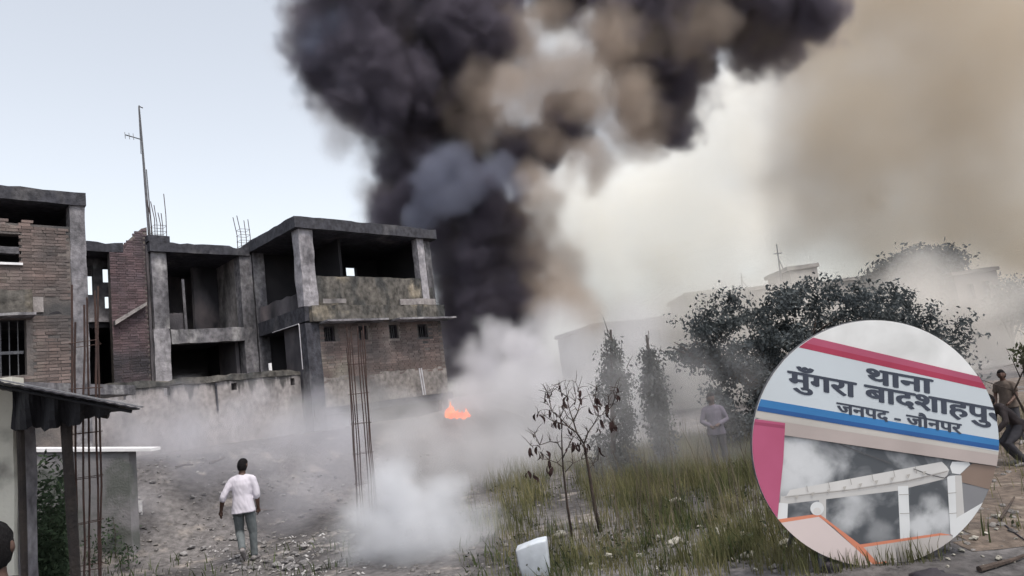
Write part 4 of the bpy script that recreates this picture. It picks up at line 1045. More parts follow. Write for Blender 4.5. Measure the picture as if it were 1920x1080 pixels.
def head_into(mbq, c, yaw, pitch, s):
    """A head with brow, sockets, nose, lips, chin and ears, facing +y before it is turned."""
    bm = bmesh.new(); bmesh.ops.create_icosphere(bm, subdivisions=4, radius=1.0)
    rot = Matrix.Rotation(yaw, 3, 'Z') @ Matrix.Rotation(pitch, 3, 'X')
    def g(q, x, y, w, h): return math.exp(-((q.x - x) / w) ** 2 - ((q.z - y) / h) ** 2)
    vs = []
    for v in bm.verts:
        q = v.co.copy()
        jaw = sstep(0.1, -0.9, q.z)
        p = Vector((q.x * 0.076 * (1 - 0.32 * jaw), q.y * 0.096, q.z * 0.118))
        if q.y > 0:
            f = q.y
            p.y += f * (0.026 * g(q, 0, -0.10, 0.16, 0.20) * (1 if q.z < 0.2 else .4) + 0.010 * g(q, 0, 0.08, .12, .25) + 0.008 * g(q, 0, 0.27, .5, .10)
                        - 0.013 * (g(q, 0.42, 0.10, .2, .12) + g(q, -0.42, 0.10, .2, .12)) + 0.010 * g(q, 0, -.46, .25, .07) + 0.009 * g(q, 0, -.58, .24, .07) - .006 * g(q, 0, -.52, .28, .03) + 0.012 * g(q, 0, -.85, .3, .14))
        if q.y < 0: p.y -= 0.008 * (1 - abs(q.z)); p.x *= 1.02
        vs.append(c + rot @ (p * s))
    mbq.add(vs, [tuple(x.index for x in f.verts) for f in bm.faces]); bm.free()
    for sx in (-1, 1):
        e = [Vector((sx * 0.074, -0.012, -0.03)), Vector((sx * 0.084, -0.020, 0.0)), Vector((sx * 0.080, -0.014, 0.03))]
        mbq.tube([c + rot @ (p * s) for p in e], [(0.008 * s, 0.014 * s), (0.011 * s, 0.022 * s), (0.008 * s, 0.018 * s)], 8)
def hair_into(mbq, c, yaw, pitch, s, seed=0, fringe=0.0):
    bm = bmesh.new(); bmesh.ops.create_icosphere(bm, subdivisions=4, radius=1.0)
    rot = Matrix.Rotation(yaw, 3, 'Z') @ Matrix.Rotation(pitch, 3, 'X')
    vs, keep = [], {}
    for v in bm.verts:
        q = v.co.copy()
        line = 0.42 - fringe if q.y > 0.45 else lerp(-0.62, 0.42 - fringe, sstep(-0.30, 0.45, q.y))
        if q.z > line:
            f = 1.10 + 0.05 * mnoise.noise(q * 5 + Vector((seed, 0, 0))) + .03 * mnoise.noise(q * 14) + (0.10 if q.y > .3 and q.z > .3 else 0)
        else: f = 0.92
        vs.append(c + rot @ (Vector((q.x * 0.077, q.y * 0.098 - 0.004, q.z * 0.119)) * s * f))
    mbq.add(vs, [tuple(x.index for x in f.verts) for f in bm.faces]); bm.free()
def remeshed(mbq, voxel, smooth=2):
    """One continuous surface out of overlapping limbs."""
    me = bpy.data.meshes.new('tmp'); me.from_pydata([p[:] for p in mbq.v], [], mbq.f)
    o = bpy.data.objects.new('tmp', me); COL.objects.link(o)
    rm = o.modifiers.new('r', 'REMESH'); rm.mode = 'VOXEL'; rm.voxel_size = voxel
    if smooth: sm = o.modifiers.new('s', 'SMOOTH'); sm.factor = 0.5; sm.iterations = smooth
    dg = bpy.context.evaluated_depsgraph_get()
    out = bpy.data.meshes.new_from_object(o.evaluated_get(dg))
    bpy.data.objects.remove(o); bpy.data.meshes.remove(me)
    out.polygons.foreach_set('use_smooth', [True] * len(out.polygons))
    return out
def hand_into(mbq, wrist, direction, side, thumb, curl=0.35):
    """Palm, four unequal bent fingers and a thumb from the side of the palm."""
    d = Vector(direction).normalized(); s = Vector(side); s = (s - d * s.dot(d)).normalized(); n = d.cross(s) * thumb
    mbq.tube([wrist - d * .01, wrist + d * .03, wrist + d * .075, wrist + d * .09], [(.022, .018), (.036, .017), (.040, .015), (.036, .012)], 10)
    for k, (o, L_) in enumerate(((-.030, .066), (-.010, .078), (.010, .073), (.029, .056))):
        b = wrist + d * .078 + s * o
        pts, dd = [b], d.copy()
        for j in range(3):
            dd = (dd + n * curl * (0.5 + .35 * j)).normalized(); pts.append(pts[-1] + dd * L_ / 3)
        mbq.tube([b - d * .02] + pts, [.009, .0092, .0088, .0082, .0065], 7)
    tb = wrist + d * .025 - s * .030
    mbq.tube([tb + s * .012, tb - s * .012 + d * .022 + n * .012, tb - s * .016 + d * .05 + n * .022], [.012, .011, .008], 7)
def person(name, label, base, yaw, h, J, mats, head=(0, 0), sleeves='short', hair_seed=0, fringe=0.0, lean=0.0):
    """J: joints in metres for a 1.70 m body facing +y; clothing are children of the one-piece body."""
    t = thing(name, label, 'person', base)
    k = h / 1.70
    M4 = Matrix.Translation(base) @ Matrix.Rotation(yaw, 4, 'Z') @ Matrix.Rotation(lean, 4, 'Y') @ Matrix.Scale(k, 4)
    V = {a: Vector(b) for a, b in J.items()}
    skin, shirt_m, pants_m, hair_m, shoe_m = mats
    def finish(mbq, nm, m, voxel, parent, smooth=2, wrinkle=0.0, label=None):
        me = remeshed(mbq, voxel, smooth)
        if wrinkle:
            me.update()
            nr = [v.normal.copy() for v in me.vertices]
            for v, n_ in zip(me.vertices, nr):
                q = v.co
                v.co = q + n_ * wrinkle * (mnoise.noise(Vector((q.x * 9, q.y * 9, q.z * 5))) + .6 * mnoise.noise(Vector((q.x * 20, q.y * 20, q.z * 14 + q.x * 18))))
        me.transform(Matrix.Translation(-base) @ M4)
        return link(nm, me, m, parent)
    body = MB()
    pel, ch, nk, hd = V['pelvis'], V['chest'], V['neck'], V['head']
    mid = pel.lerp(ch, 0.5)
    loft_x(body, [pel - Vector((0, 0, .08)), pel, mid, ch, ch.lerp(nk, .55), nk], [(.10, .09), (.155, .105), (.13, .095), (.16, .105), (.13, .085), (.055, .055)])
    loft(body, [nk - Vector((0, 0, .05)), nk.lerp(hd, .5), hd], [.062, .054, .05], 12)
    head_into(body, hd, head[0], head[1], 1.0)
    for s in 'LR':
        sh_, el, wr, hp, kn, an, to = (V[a + s] for a in ('sh', 'el', 'wr', 'hip', 'kn', 'an', 'toe'))
        loft(body, [ch + (sh_ - ch) * .55, sh_, sh_.lerp(el, .5), el], [.05, .046, .043, .039], 10)
        loft(body, [el, el.lerp(wr, .35), wr], [.040, .039, .026], 10)
        hand_into(body, wr, (wr - el) + Vector((0, .03, -.02)), Vector((0.15, 1, 0)) if s == 'R' else Vector((-.15, 1, 0)), -1 if s == 'R' else 1)
        loft(body, [hp, hp.lerp(kn, .5), kn], [.085, .075, .054], 12)
        loft(body, [kn, kn.lerp(an, .35), an], [.052, .052, .036], 12)
        loft(body, [an - (to - an).normalized() * .03, an.lerp(to, .5), to], [.038, .036, .024], 10)
    finish(body, 'body', skin, .0095, t, 1)
    hb_ = MB(); hair_into(hb_, hd, head[0], head[1], 1.0, hair_seed, fringe); finish(hb_, 'hair', hair_m, .008, t, 1)
    if shirt_m:
        sm = MB(); hem = pel - Vector((0, 0, .10))
        loft_x(sm, [hem, pel, mid, ch, ch.lerp(nk, .45), ch.lerp(nk, .75), nk - Vector((0, 0, .010))], [(.200, .142), (.186, .130), (.158, .116), (.176, .124), (.160, .110), (.108, .084), (.066, .066)])
        loft(sm, [V['shL'], nk - Vector((0, 0, .055)), V['shR']], [(.060, .062), (.074, .066), (.060, .062)], 12)
        for s in 'LR':
            sh_, el, wr = (V[a + s] for a in ('sh', 'el', 'wr'))
            sh_in = nk.lerp(sh_, .55); sh_in.z = sh_.z + .006
            if sleeves == 'long': loft(sm, [sh_in, sh_ - Vector((0, 0, .014)), sh_.lerp(el, .5), el, el.lerp(wr, .9)], [.066, .064, .060, .055, .042], 12)
            elif sleeves == 'rolled': loft(sm, [sh_in, sh_ - Vector((0, 0, .014)), sh_.lerp(el, .5), el, el.lerp(wr, .18)], [.066, .064, .060, .056, .053], 12)
            else: loft(sm, [sh_in, sh_ - Vector((0, 0, .014)), sh_.lerp(el, .6)], [.066, .064, .062], 12)
        finish(sm, 'shirt', shirt_m, .012, t, 2, .010)
    pm = MB()
    loft_x(pm, [pel - Vector((0, 0, .12)), pel - Vector((0, 0, .05)), pel + Vector((0, 0, .05))], [(.16, .115), (.166, .118), (.158, .110)])
    for s in 'LR':
        hp, kn, an = (V[a + s] for a in ('hip', 'kn', 'an'))
        loft(pm, [hp + Vector((0, 0, .03)), hp.lerp(kn, .5), kn, kn.lerp(an, .5), an + (kn - an).normalized() * .02], [.092, .085, .070, .062, .058], 12)
    finish(pm, 'trousers', pants_m, .012, t, 2, .008)
    if shoe_m:
        for s in 'LR':
            an, to = V['an' + s], V['toe' + s]; d = (to - an).normalized(); q = MB()
            loft(q, [an - d * .05 - Vector((0, 0, .03)), an + d * .02 - Vector((0, 0, .01)), an.lerp(to, .6), to + d * .03], [.042, .047, .043, .028], 10)
            finish(q, 'shoe', shoe_m, .010, t, 1)
    return t
def cloth(name, c1, c2, **kw): return mat(name, c1, c2, 9, rough=0.85, bump=0.15, bump_scale=140, **kw)
SKIN = mat('brown_skin', (0.095, 0.055, 0.043), (0.07, 0.042, 0.034), 9, rough=0.55, bump=0.05, bump_scale=150)
HAIR = mat('black_hair', (0.007, 0.006, 0.007), (0.012, 0.011, 0.012), 60, rough=0.75, bump=0.6, bump_scale=220, spec=0.1)
SHIRT = cloth('white_shirt', (0.52, 0.49, 0.55), (0.46, 0.435, 0.49)); JEANS = cloth('slate_trousers', (0.118, 0.130, 0.136), (0.085, 0.096, 0.102))
GREYSH = cloth('mauve_shirt', (0.115, 0.10, 0.13), (0.085, 0.075, 0.10)); DARKT = cloth('dark_trousers', (0.05, 0.048, 0.055), (0.035, 0.034, 0.04))
BROWNSH = cloth('brown_shirt', (0.10, 0.078, 0.065), (0.075, 0.058, 0.05)); DARKSH = cloth('black_shirt', (0.030, 0.024, 0.026), (0.045, 0.036, 0.036))
SHOE = mat('grey_shoe', (0.25, 0.23, 0.23), (0.16, 0.15, 0.15), 20, rough=0.6, bump=0.1)

STAND = dict(pelvis=(0, 0, .93), chest=(0, -.01, 1.29), neck=(0, -.005, 1.46), head=(0, .02, 1.585),
    shL=(-.175, -.01, 1.36), elL=(-.228, -.03, 1.09), wrL=(-.235, .05, .87), shR=(.175, -.01, 1.36), elR=(.228, -.03, 1.09), wrR=(.235, .05, .87),
    hipL=(-.09, 0, .89), knL=(-.10, .02, .49), anL=(-.10, 0, .075), toeL=(-.12, .15, .03), hipR=(.09, 0, .89), knR=(.10, .02, .49), anR=(.10, 0, .075), toeR=(.12, .15, .03))
def pose(**kw): d = dict(STAND); d.update(kw); return d

# the walking man, seen from behind in mid-stride
pm_ = on_ground(463, 1056)
WALK = pose(pelvis=(0, 0, .92), chest=(-.005, .03, 1.29), neck=(0, .045, 1.455), head=(.015, .075, 1.585),
    shL=(-.178, .02, 1.355), elL=(-.300, -.06, 1.11), wrL=(-.375, .03, .89), shR=(.178, .03, 1.355), elR=(.232, .02, 1.08), wrR=(.215, .10, .86),
    hipL=(-.09, 0, .885), knL=(-.105, .08, .50), anL=(.005, -.20, .25), toeL=(.0, -.10, .11), hipR=(.09, .0, .885), knR=(.105, .09, .475), anR=(.10, .10, .075), toeR=(.12, .26, .03))
man = person('person', 'man in a white shirt with rolled sleeves and slate trousers walking away over the litter', pm_, R(6), 1.70, WALK, (SKIN, SHIRT, JEANS, HAIR, SHOE), head=(R(-6), R(-4)), sleeves='rolled', hair_seed=2)
# one under the tree, in smoke, arms crossed low
p2 = at(1358, 893, 13.6); p2.z = ground_z(p2.x, p2.y)
person('person', 'person in a mauve shirt standing in smoke beside the broad tree', p2, R(165), 1.68, pose(elL=(-.25, .02, 1.12), wrL=(-.07, .20, 1.05), elR=(.25, .02, 1.12), wrR=(.09, .18, 1.02)), (SKIN, GREYSH, DARKT, HAIR, SHOE), head=(R(25), 0), sleeves='long', hair_seed=5)
# two at the right edge
p3 = at(1914, 850, 12.4); p3.z = ground_z(p3.x, p3.y)
hz = at(1904, 692, 12.4).z - p3.z
person('person', 'person in a brown shirt at the right edge, standing behind the darker crouching one', p3, R(120), max(1.4, min(1.8, hz)), pose(elL=(-.22, .05, 1.10), wrL=(-.16, .26, .98), elR=(.24, .0, 1.1), wrR=(.22, .12, .90)), (SKIN, BROWNSH, DARKT, HAIR, SHOE), head=(R(20), 0), sleeves='short', hair_seed=7)
p4 = at(1924, 905, 10.6); p4.z = ground_z(p4.x, p4.y)
STOOP = pose(pelvis=(0, -.12, .74), chest=(0, .10, 1.02), neck=(0, .20, 1.15), head=(0, .29, 1.22),
    shL=(-.18, .15, 1.10), elL=(-.25, .18, .84), wrL=(-.20, .34, .66), shR=(.18, .15, 1.10), elR=(.25, .18, .84), wrR=(.18, .36, .64),
    hipL=(-.09, -.10, .70), knL=(-.14, .17, .43), anL=(-.12, -.03, .075), toeL=(-.14, .12, .03), hipR=(.09, -.10, .70), knR=(.14, .17, .43), anR=(.12, -.03, .075), toeR=(.14, .12, .03))
person('person', 'stooping person in black clothes at the right edge, in front of the brown shirt', p4, R(75), 1.50, STOOP, (SKIN, DARKSH, DARKT, HAIR, SHOE), sleeves='long', hair_seed=9)
# onlooker cut by the bottom left corner
hc = at(-15, 1034, 3.15)
p5 = Vector((hc.x, hc.y, hc.z - 1.60)); 
person('person', 'onlooker with black hair cut off by the bottom left corner of the photo', p5, R(35), 1.72, pose(), (SKIN, DARKSH, DARKT, HAIR, SHOE), head=(R(-8), R(8)), sleeves='short', hair_seed=11, fringe=0.16)

# ------------------------------------------------------------------ round board added to the place to carry the overlaid inset picture
CX, CY, CR = 1640.0, 831.0, 231.0
BD = 6.7
def D2(px, py): return ((px - CX) / FPX * BD, -(py - CY) / FPX * BD)
bc = at(CX, CY, BD)
BR = CR / FPX * BD
bX, bY, bZ = CAM_ROT @ Vector((1, 0, 0)), CAM_ROT @ Vector((0, 1, 0)), CAM_ROT @ Vector((0, 0, 1))
def bp(x, y, z=0.0): return bc + bX * x + bY * y + bZ * z
bfoot = Vector((bc.x, bc.y + 0.3, ground_z(bc.x, bc.y)))
board = thing('inset_board', 'added round board carrying the inset picture of a red-topped gate sign in Hindi', 'board', bfoot)
def ink(name, c, c2=None, k=2.0):
    m = mat(name, c, c2 or tuple(x * 0.84 for x in c), k, rough=0.55, bump=0.0, spec=0.3); return m
circ = [(BR * math.cos(2 * math.pi * k / 96), BR * math.sin(2 * math.pi * k / 96)) for k in range(96)]
def clip(poly, lim=1.0):
    out = list(poly)
    for k in range(96):
        if len(out) < 3: return []
        ax, ay = circ[k]; bx_, by_ = circ[(k + 1) % 96]; ax, ay, bx_, by_ = ax * lim, ay * lim, bx_ * lim, by_ * lim
        def inside(p): return (bx_ - ax) * (p[1] - ay) - (by_ - ay) * (p[0] - ax) >= -1e-9
        res = []
        for i, p in enumerate(out):
            q = out[(i + 1) % len(out)]; pi, qi = inside(p), inside(q)
            if pi: res.append(p)
            if pi != qi:
                dx, dy = q[0] - p[0], q[1] - p[1]
                den = (bx_ - ax) * dy - (by_ - ay) * dx
                if abs(den) > 1e-12:
                    t = ((by_ - ay) * (p[0] - ax) - (bx_ - ax) * (p[1] - ay)) / den
                    res.append((p[0] + dx * t, p[1] + dy * t))
        out = res
    return out
LAYER = [0]
def print_poly(name, px, m, label=None, step=True):
    if step: LAYER[0] += 1
    z = 0.0012 + LAYER[0] * 0.00035
    p = clip([D2(*q) for q in px], 0.998)
    if len(p) < 3: return
    a = sum(p[i][0] * p[(i + 1) % len(p)][1] - p[(i + 1) % len(p)][0] * p[i][1] for i in range(len(p)))
    if a < 0: p = p[::-1]
    me = bpy.data.meshes.new(name)
    bm = bmesh.new(); f = bm.faces.new([bm.verts.new((bp(x, y, z) - bfoot)) for x, y in p]); bmesh.ops.triangulate(bm, faces=[f]); bm.to_mesh(me); bm.free()
    return link(name, me, m, board, label)
MB().prism([bp(x, y, 0.0) for x, y in circ], -bZ * 0.035).build('backing_disc', M_STEEL, board)
# printed sky and smoke
msky = bpy.data.materials.new('printed_sky'); msky.use_nodes = True
kn_, kl = msky.node_tree.nodes, msky.node_tree.links
kb = kn_['Principled BSDF']; kb.inputs['Roughness'].default_value = .55
kt = kn_.new('ShaderNodeTexCoord'); kz = kn_.new('ShaderNodeTexNoise'); kz.inputs['Scale'].default_value = 1.6; kz.inputs['Detail'].default_value = 4; kz.inputs['Distortion'].default_value = .4
kr = kn_.new('ShaderNodeValToRGB'); kl.new(kt.outputs['Object'], kz.inputs['Vector']); kl.new(kz.outputs[0], kr.inputs[0]); kl.new(kr.outputs[0], kb.inputs['Base Color'])
kr.color_ramp.elements[0].position = .32; kr.color_ramp.elements[0].color = (0.88, 0.88, 0.88, 1)
kr.color_ramp.elements[1].position = .66; kr.color_ramp.elements[1].color = (0.66, 0.66, 0.655, 1)
mdk = msky.copy(); mdk.name = 'printed_smoke'
kr2 = [n for n in mdk.node_tree.nodes if n.type == 'VALTORGB'][0]; [n for n in mdk.node_tree.nodes if n.type == 'TEX_NOISE'][0].inputs['Scale'].default_value = 2.6
kr2.color_ramp.elements[0].position = .46; kr2.color_ramp.elements[0].color = (0.085, 0.093, 0.105, 1)
kr2.color_ramp.elements[1].position = .68; kr2.color_ramp.elements[1].color = (0.42, 0.43, 0.45, 1)
def blob_print(m, rows, col):
    # soft printed puffs: each is a distance from a point of the board, frayed by noise
    n, l = m.node_tree.nodes, m.node_tree.links
    rp = [q for q in n if q.type == 'VALTORGB'][0]; bs = n['Principled BSDF']; src = rp.outputs[0]
    tc = [q for q in n if q.type == 'TEX_COORD'][0]
    nz = n.new('ShaderNodeTexNoise'); nz.inputs['Scale'].default_value = 7; nz.inputs['Detail'].default_value = 5; l.new(tc.outputs['Object'], nz.inputs['Vector'])
    for x, y, r, a in rows:
        p = bp(*D2(x, y)) - bfoot
        vd = n.new('ShaderNodeVectorMath'); vd.operation = 'DISTANCE'; l.new(tc.outputs['Object'], vd.inputs[0]); vd.inputs[1].default_value = p
        ad = n.new('ShaderNodeMath'); ad.operation = 'MULTIPLY_ADD'; l.new(nz.outputs[0], ad.inputs[0]); ad.inputs[1].default_value = r / FPX * BD * 1.1; l.new(vd.outputs['Value'], ad.inputs[2])
        mr = n.new('ShaderNodeMapRange'); mr.interpolation_type = 'SMOOTHSTEP'; l.new(ad.outputs[0], mr.inputs['Value'])
        mr.inputs['From Min'].default_value = r / FPX * BD * 1.75; mr.inputs['From Max'].default_value = r / FPX * BD * 0.8; mr.inputs['To Max'].default_value = a
        mx = n.new('ShaderNodeMix'); mx.data_type = 'RGBA'; l.new(mr.outputs[0], mx.inputs['Factor']); l.new(src, mx.inputs['A']); mx.inputs['B'].default_value = (*col, 1); src = mx.outputs['Result']
    l.new(src, bs.inputs['Base Color'])
print_poly('printed_sky', [(1380, 560), (1900, 560), (1900, 1100), (1380, 1100)], msky)
blob_print(mdk, [(1490, 850, 50, .9), (1525, 880, 38, .8), (1480, 900, 45, .8), (1530, 915, 30, .5), (1600, 955, 38, .55), (1575, 985, 25, .4), (1725, 985, 34, .8), (1760, 975, 32, .8), (1745, 945, 22, .6), (1650, 1000, 30, .3)], (0.66, 0.67, 0.69))
print_poly('printed_smoke', [(1466, 800), (1880, 850), (1880, 1080), (1455, 1080)], mdk)
def q2(*p): return [(1400 + x / 3.692, 810 + y / 3.692) for x, y in p]
def q1(*p): return [(1400 + x / 4.0, 590 + y / 4.0) for x, y in p]
print_poly('grey_patch', q2((1490, 355), (1700, 395), (1640, 490), (1505, 585)), ink('printed_grey', (0.25, 0.25, 0.265)))
white = ink('printed_white', (0.76, 0.77, 0.78)); white2 = ink('printed_white_shade', (0.60, 0.585, 0.575)); white3 = ink('printed_white_light', (0.70, 0.685, 0.675))
print_poly('truss_top', q2((275, 440), (300, 400), (1350, 205), (1385, 240), (1400, 262), (1120, 330), (720, 392), (250, 445)), white3)
print_poly('truss_beam', q2((235, 440), (250, 445), (720, 392), (1120, 330), (1400, 262), (1380, 322), (1120, 385), (1048, 405), (280, 497), (230, 490)), white2)
print_poly('truss_post', q2((222, 488), (285, 495), (280, 605), (215, 605)), white)
print_poly('truss_post', q2((1045, 375), (1117, 372), (1132, 740), (1062, 745)), white)
print_poly('truss_bracket', q2((500, 470), (548, 462), (548, 620), (505, 600)), white2)
print_poly('roof_underside', q2((1480, 290), (1560, 216), (1745, 240), (1700, 402), (1480, 345)), ink('printed_brown', (0.27, 0.20, 0.165)))
print_poly('roof_edge', q2((1420, 205), (1535, 205), (1545, 225), (1475, 292), (1420, 285), (1405, 240)), white)
print_poly('corner_post', q2((1385, 305), (1440, 300), (1455, 735), (1408, 705)), white)
print_poly('corner_post_side', q2((1440, 298), (1485, 300), (1505, 585), (1450, 600)), white2)
print_poly('white_gable', q2((1452, 592), (1660, 470), (1760, 420), (1640, 700), (1420, 745)), white)
ofs = ink('printed_orange', (0.72, 0.27, 0.17)); pkw = ink('printed_pinkish_wall', (0.70, 0.595, 0.585), (0.66, 0.565, 0.55)); pk2 = ink('printed_wall_shade', (0.56, 0.52, 0.505))
print_poly('rear_wall', q2((750, 782), (1340, 700), (1425, 722), (1420, 800), (1160, 900), (970, 950), (890, 905)), pk2)
print_poly('orange_trim', q2((745, 782), (1340, 698), (1420, 712), (1340, 714), (780, 800)), ofs)
print_poly('front_wall', q2((150, 625), (490, 575), (905, 935), (960, 1100), (150, 1100)), pkw)
print_poly('orange_trim', q2((150, 612), (490, 565), (510, 580), (490, 586), (150, 640)), ofs)
print_poly('orange_trim', q2((480, 572), (510, 572), (600, 640), (800, 790), (925, 925), (890, 932), (600, 660)), ofs)
print_poly('orange_trim', q2((885, 905), (965, 890), (970, 908), (910, 925)), ofs)
lp = [(485 + 47 * math.cos(a * math.pi / 12), 528 + 47 * math.sin(a * math.pi / 12)) for a in range(24)]
print_poly('globe_lamp', q2(*lp), white)
lp2 = [(485 + 26 * math.cos(a * math.pi / 12), 545 + 24 * math.sin(a * math.pi / 12)) for a in range(24)]
print_poly('lamp_shade', q2(*lp2), white3)
cab = ink('printed_cable', (0.12, 0.12, 0.13))
print_poly('cable', q2((640, 78), (800, 140), (1000, 215), (998, 221), (798, 146), (638, 84)), cab)
print_poly('cable', q2((1150, 255), (1250, 295), (1370, 322), (1410, 290), (1404, 284), (1366, 314), (1252, 288), (1152, 250)), cab)
seam = ink('printed_seam', (0.36, 0.34, 0.33))
print_poly('joint_line', q2((262, 446), (720, 395), (1110, 333), (1385, 268), (1385, 274), (1112, 341), (722, 401), (262, 451)), seam)
for a_, b_, c_, d_ in ((1052, 430, 1122, 428), (1057, 560, 1127, 558), (1388, 420, 1447, 415), (1396, 560, 1450, 556)):
    print_poly('joint_line', q2((a_, b_), (c_, d_), (c_, d_ + 4), (a_, b_ + 4)), seam)
for k_ in range(6):
    x_, y_ = 420 + 150 * k_, 415 - 26 * k_
    print_poly('joint_line', q2((x_, y_), (x_ + 4, y_), (x_ - 6, y_ - 46), (x_ - 10, y_ - 46)), seam)
for k_ in range(9):
    x_, y_ = 330 + 110 * k_, 470 - 21 * k_
    print_poly('dirt_mark', q2((x_, y_ - 30), (x_ + 26, y_ - 36), (x_ + 14, y_ - 6)), ink('printed_dirt', (0.50, 0.475, 0.45)) if k_ == 0 else bpy.data.materials['printed_dirt'])
# the gate
print_poly('gate_beam', [(1440, 765), (1880, 845), (1880, 875), (1467, 815), (1400, 806)], ink('printed_beige', (0.50, 0.43, 0.41)))
print_poly('beam_lip', [(1400, 764), (1880, 842), (1880, 854), (1471, 791), (1400, 780)], ink('printed_cream', (0.58, 0.545, 0.51)))
print_poly('gate_pillar', [(1400, 783), (1471, 792.5), (1467.5, 860), (1456, 975), (1400, 975)], ink('printed_pink', (0.48, 0.115, 0.215), (0.43, 0.095, 0.18)))
print_poly('pillar_cap_line', [(1400, 788), (1470.5, 797), (1470, 803), (1400, 794)], ink('printed_rose', (0.36, 0.075, 0.145)))
print_poly('sign_face', [(1490, 640), (1860, 730), (1890, 850), (1400, 760), (1420, 640)], ink('printed_sign_white', (0.60, 0.655, 0.70), (0.56, 0.60, 0.64), 1.2))
print_poly('cornice_top', [(1480, 623), (1522.5, 632.5), (1850, 709.5), (1850, 723), (1480, 640.5)], ink('printed_rose_light', (0.47, 0.105, 0.18)))
print_poly('cornice_side', [(1480, 640), (1510, 643), (1850, 720), (1862, 733), (1496, 651), (1470, 646)], ink('printed_crimson', (0.42, 0.055, 0.105)))
print_poly('blue_band', [(1400, 743), (1425, 747.5), (1880, 825.5), (1880, 838), (1400, 758.5)], ink('printed_blue', (0.055, 0.22, 0.50)))
print_poly('blue_band_edge', [(1400, 757.5), (1880, 837), (1880, 845.5), (1419, 769), (1400, 766)], ink('printed_deep_blue', (0.035, 0.115, 0.33)))
# lettering
INK = ink('printed_slate_ink', (0.062, 0.072, 0.10))
def lettering(text, x0, y0, x1, y1, height, bold, label):
    """Letters whose head line runs from pixel (x0, y0) to (x1, y1) and whose body is 'height' pixels tall."""
    cu = bpy.data.curves.new('lettering', 'FONT'); cu.body = text; cu.size = 1.0; cu.offset = 0.008; cu.resolution_u = 4
    o = bpy.data.objects.new('tmp', cu); COL.objects.link(o)
    me = bpy.data.meshes.new_from_object(o.evaluated_get(bpy.context.evaluated_depsgraph_get()))
    bpy.data.objects.remove(o)
    bm = bmesh.new(); bm.from_mesh(me); bmesh.ops.triangulate(bm, faces=bm.faces[:]); bm.verts.ensure_lookup_table()
    isl = {}; cnt = 0
    for v in bm.verts:
        if v in isl: continue
        st = [v]; isl[v] = cnt
        while st:
            a = st.pop()
            for e in a.link_edges:
                b = e.other_vert(a)
                if b not in isl: isl[b] = cnt; st.append(b)
        cnt += 1
    xs = [v.co.x for v in bm.verts]; xa, xb = min(xs), max(xs)
    head, foot = 0.62, 0.0
    LAYER[0] += 1; z0 = 0.0012 + LAYER[0] * 0.00035
    out = MB()
    # a heavy face: the strokes are thickened by laying each letter down three times, a little apart
    for c_, (dx, dy) in enumerate(((0, 0), (-bold, 0), (bold, 0), (0, bold * .5), (0, -bold * .5))):
        for f in bm.faces:
            poly = []
            for v in f.verts:
                t = (v.co.x + dx - xa) / (xb - xa); d = (head - v.co.y - dy) / (head - foot) * height
                poly.append(D2(lerp(x0, x1, t) + d * 0.03, lerp(y0, y1, t) + d))
            zz = z0 + (isl[f.verts[0]] % 3) * 0.00006 + c_ * 0.0002
            poly = clip(poly, 0.998)
            if len(poly) >= 3: out.add([bp(x, y, zz) for x, y in poly], [tuple(range(len(poly)))])
    bm.free()
    return out.build('lettering', INK, board, label, normals=False)
lettering('थाना', 1624, 690, 1746, 712, 26, 0.030, 'dark one-word Hindi heading at the top of the sign')
lettering('मुँगरा बादशाहपुर', 1476.5, 695, 1880, 768, 27, 0.030, 'dark largest Hindi line across the sign')
lettering('जनपद - जौनपर', 1567.5, 754, 1800, 795, 18, 0.028, 'dark small Hindi line along the foot of the sign')
# legs behind the board
for s in (-0.55, 0.55):
    a = bp(s, BR * 0.2, -0.05); b = bp(s, -BR * 1.05, -0.05); b.z = ground_z(b.x, b.y) - 0.15
    MB().tube([a, b], 0.03, 8).build('leg', M_STEEL, board)
    c = Vector((b.x, b.y + 0.9, 0)); c.z = ground_z(c.x, c.y) - 0.1
    MB().tube([a, c], 0.025, 8).build('leg_brace', M_STEEL, board)


# ------------------------------------------------------------------ smoke: fog volumes grown round puffs
def volume_material(name, color, density, anisotropy=0.0, absorb=(0, 0, 0)):
    m = bpy.data.materials.new(name)
    m.use_nodes = True
    n, l = m.node_tree.nodes, m.node_tree.links
    n.clear()
    out = n.new('ShaderNodeOutputMaterial')
    pv = n.new('ShaderNodeVolumePrincipled')
    pv.inputs['Color'].default_value = (*color, 1)
    pv.inputs['Absorption Color'].default_value = (*absorb, 1)
    pv.inputs['Density'].default_value = density
    pv.inputs['Anisotropy'].default_value = anisotropy
    l.new(pv.outputs[0], out.inputs['Volume'])
    return m


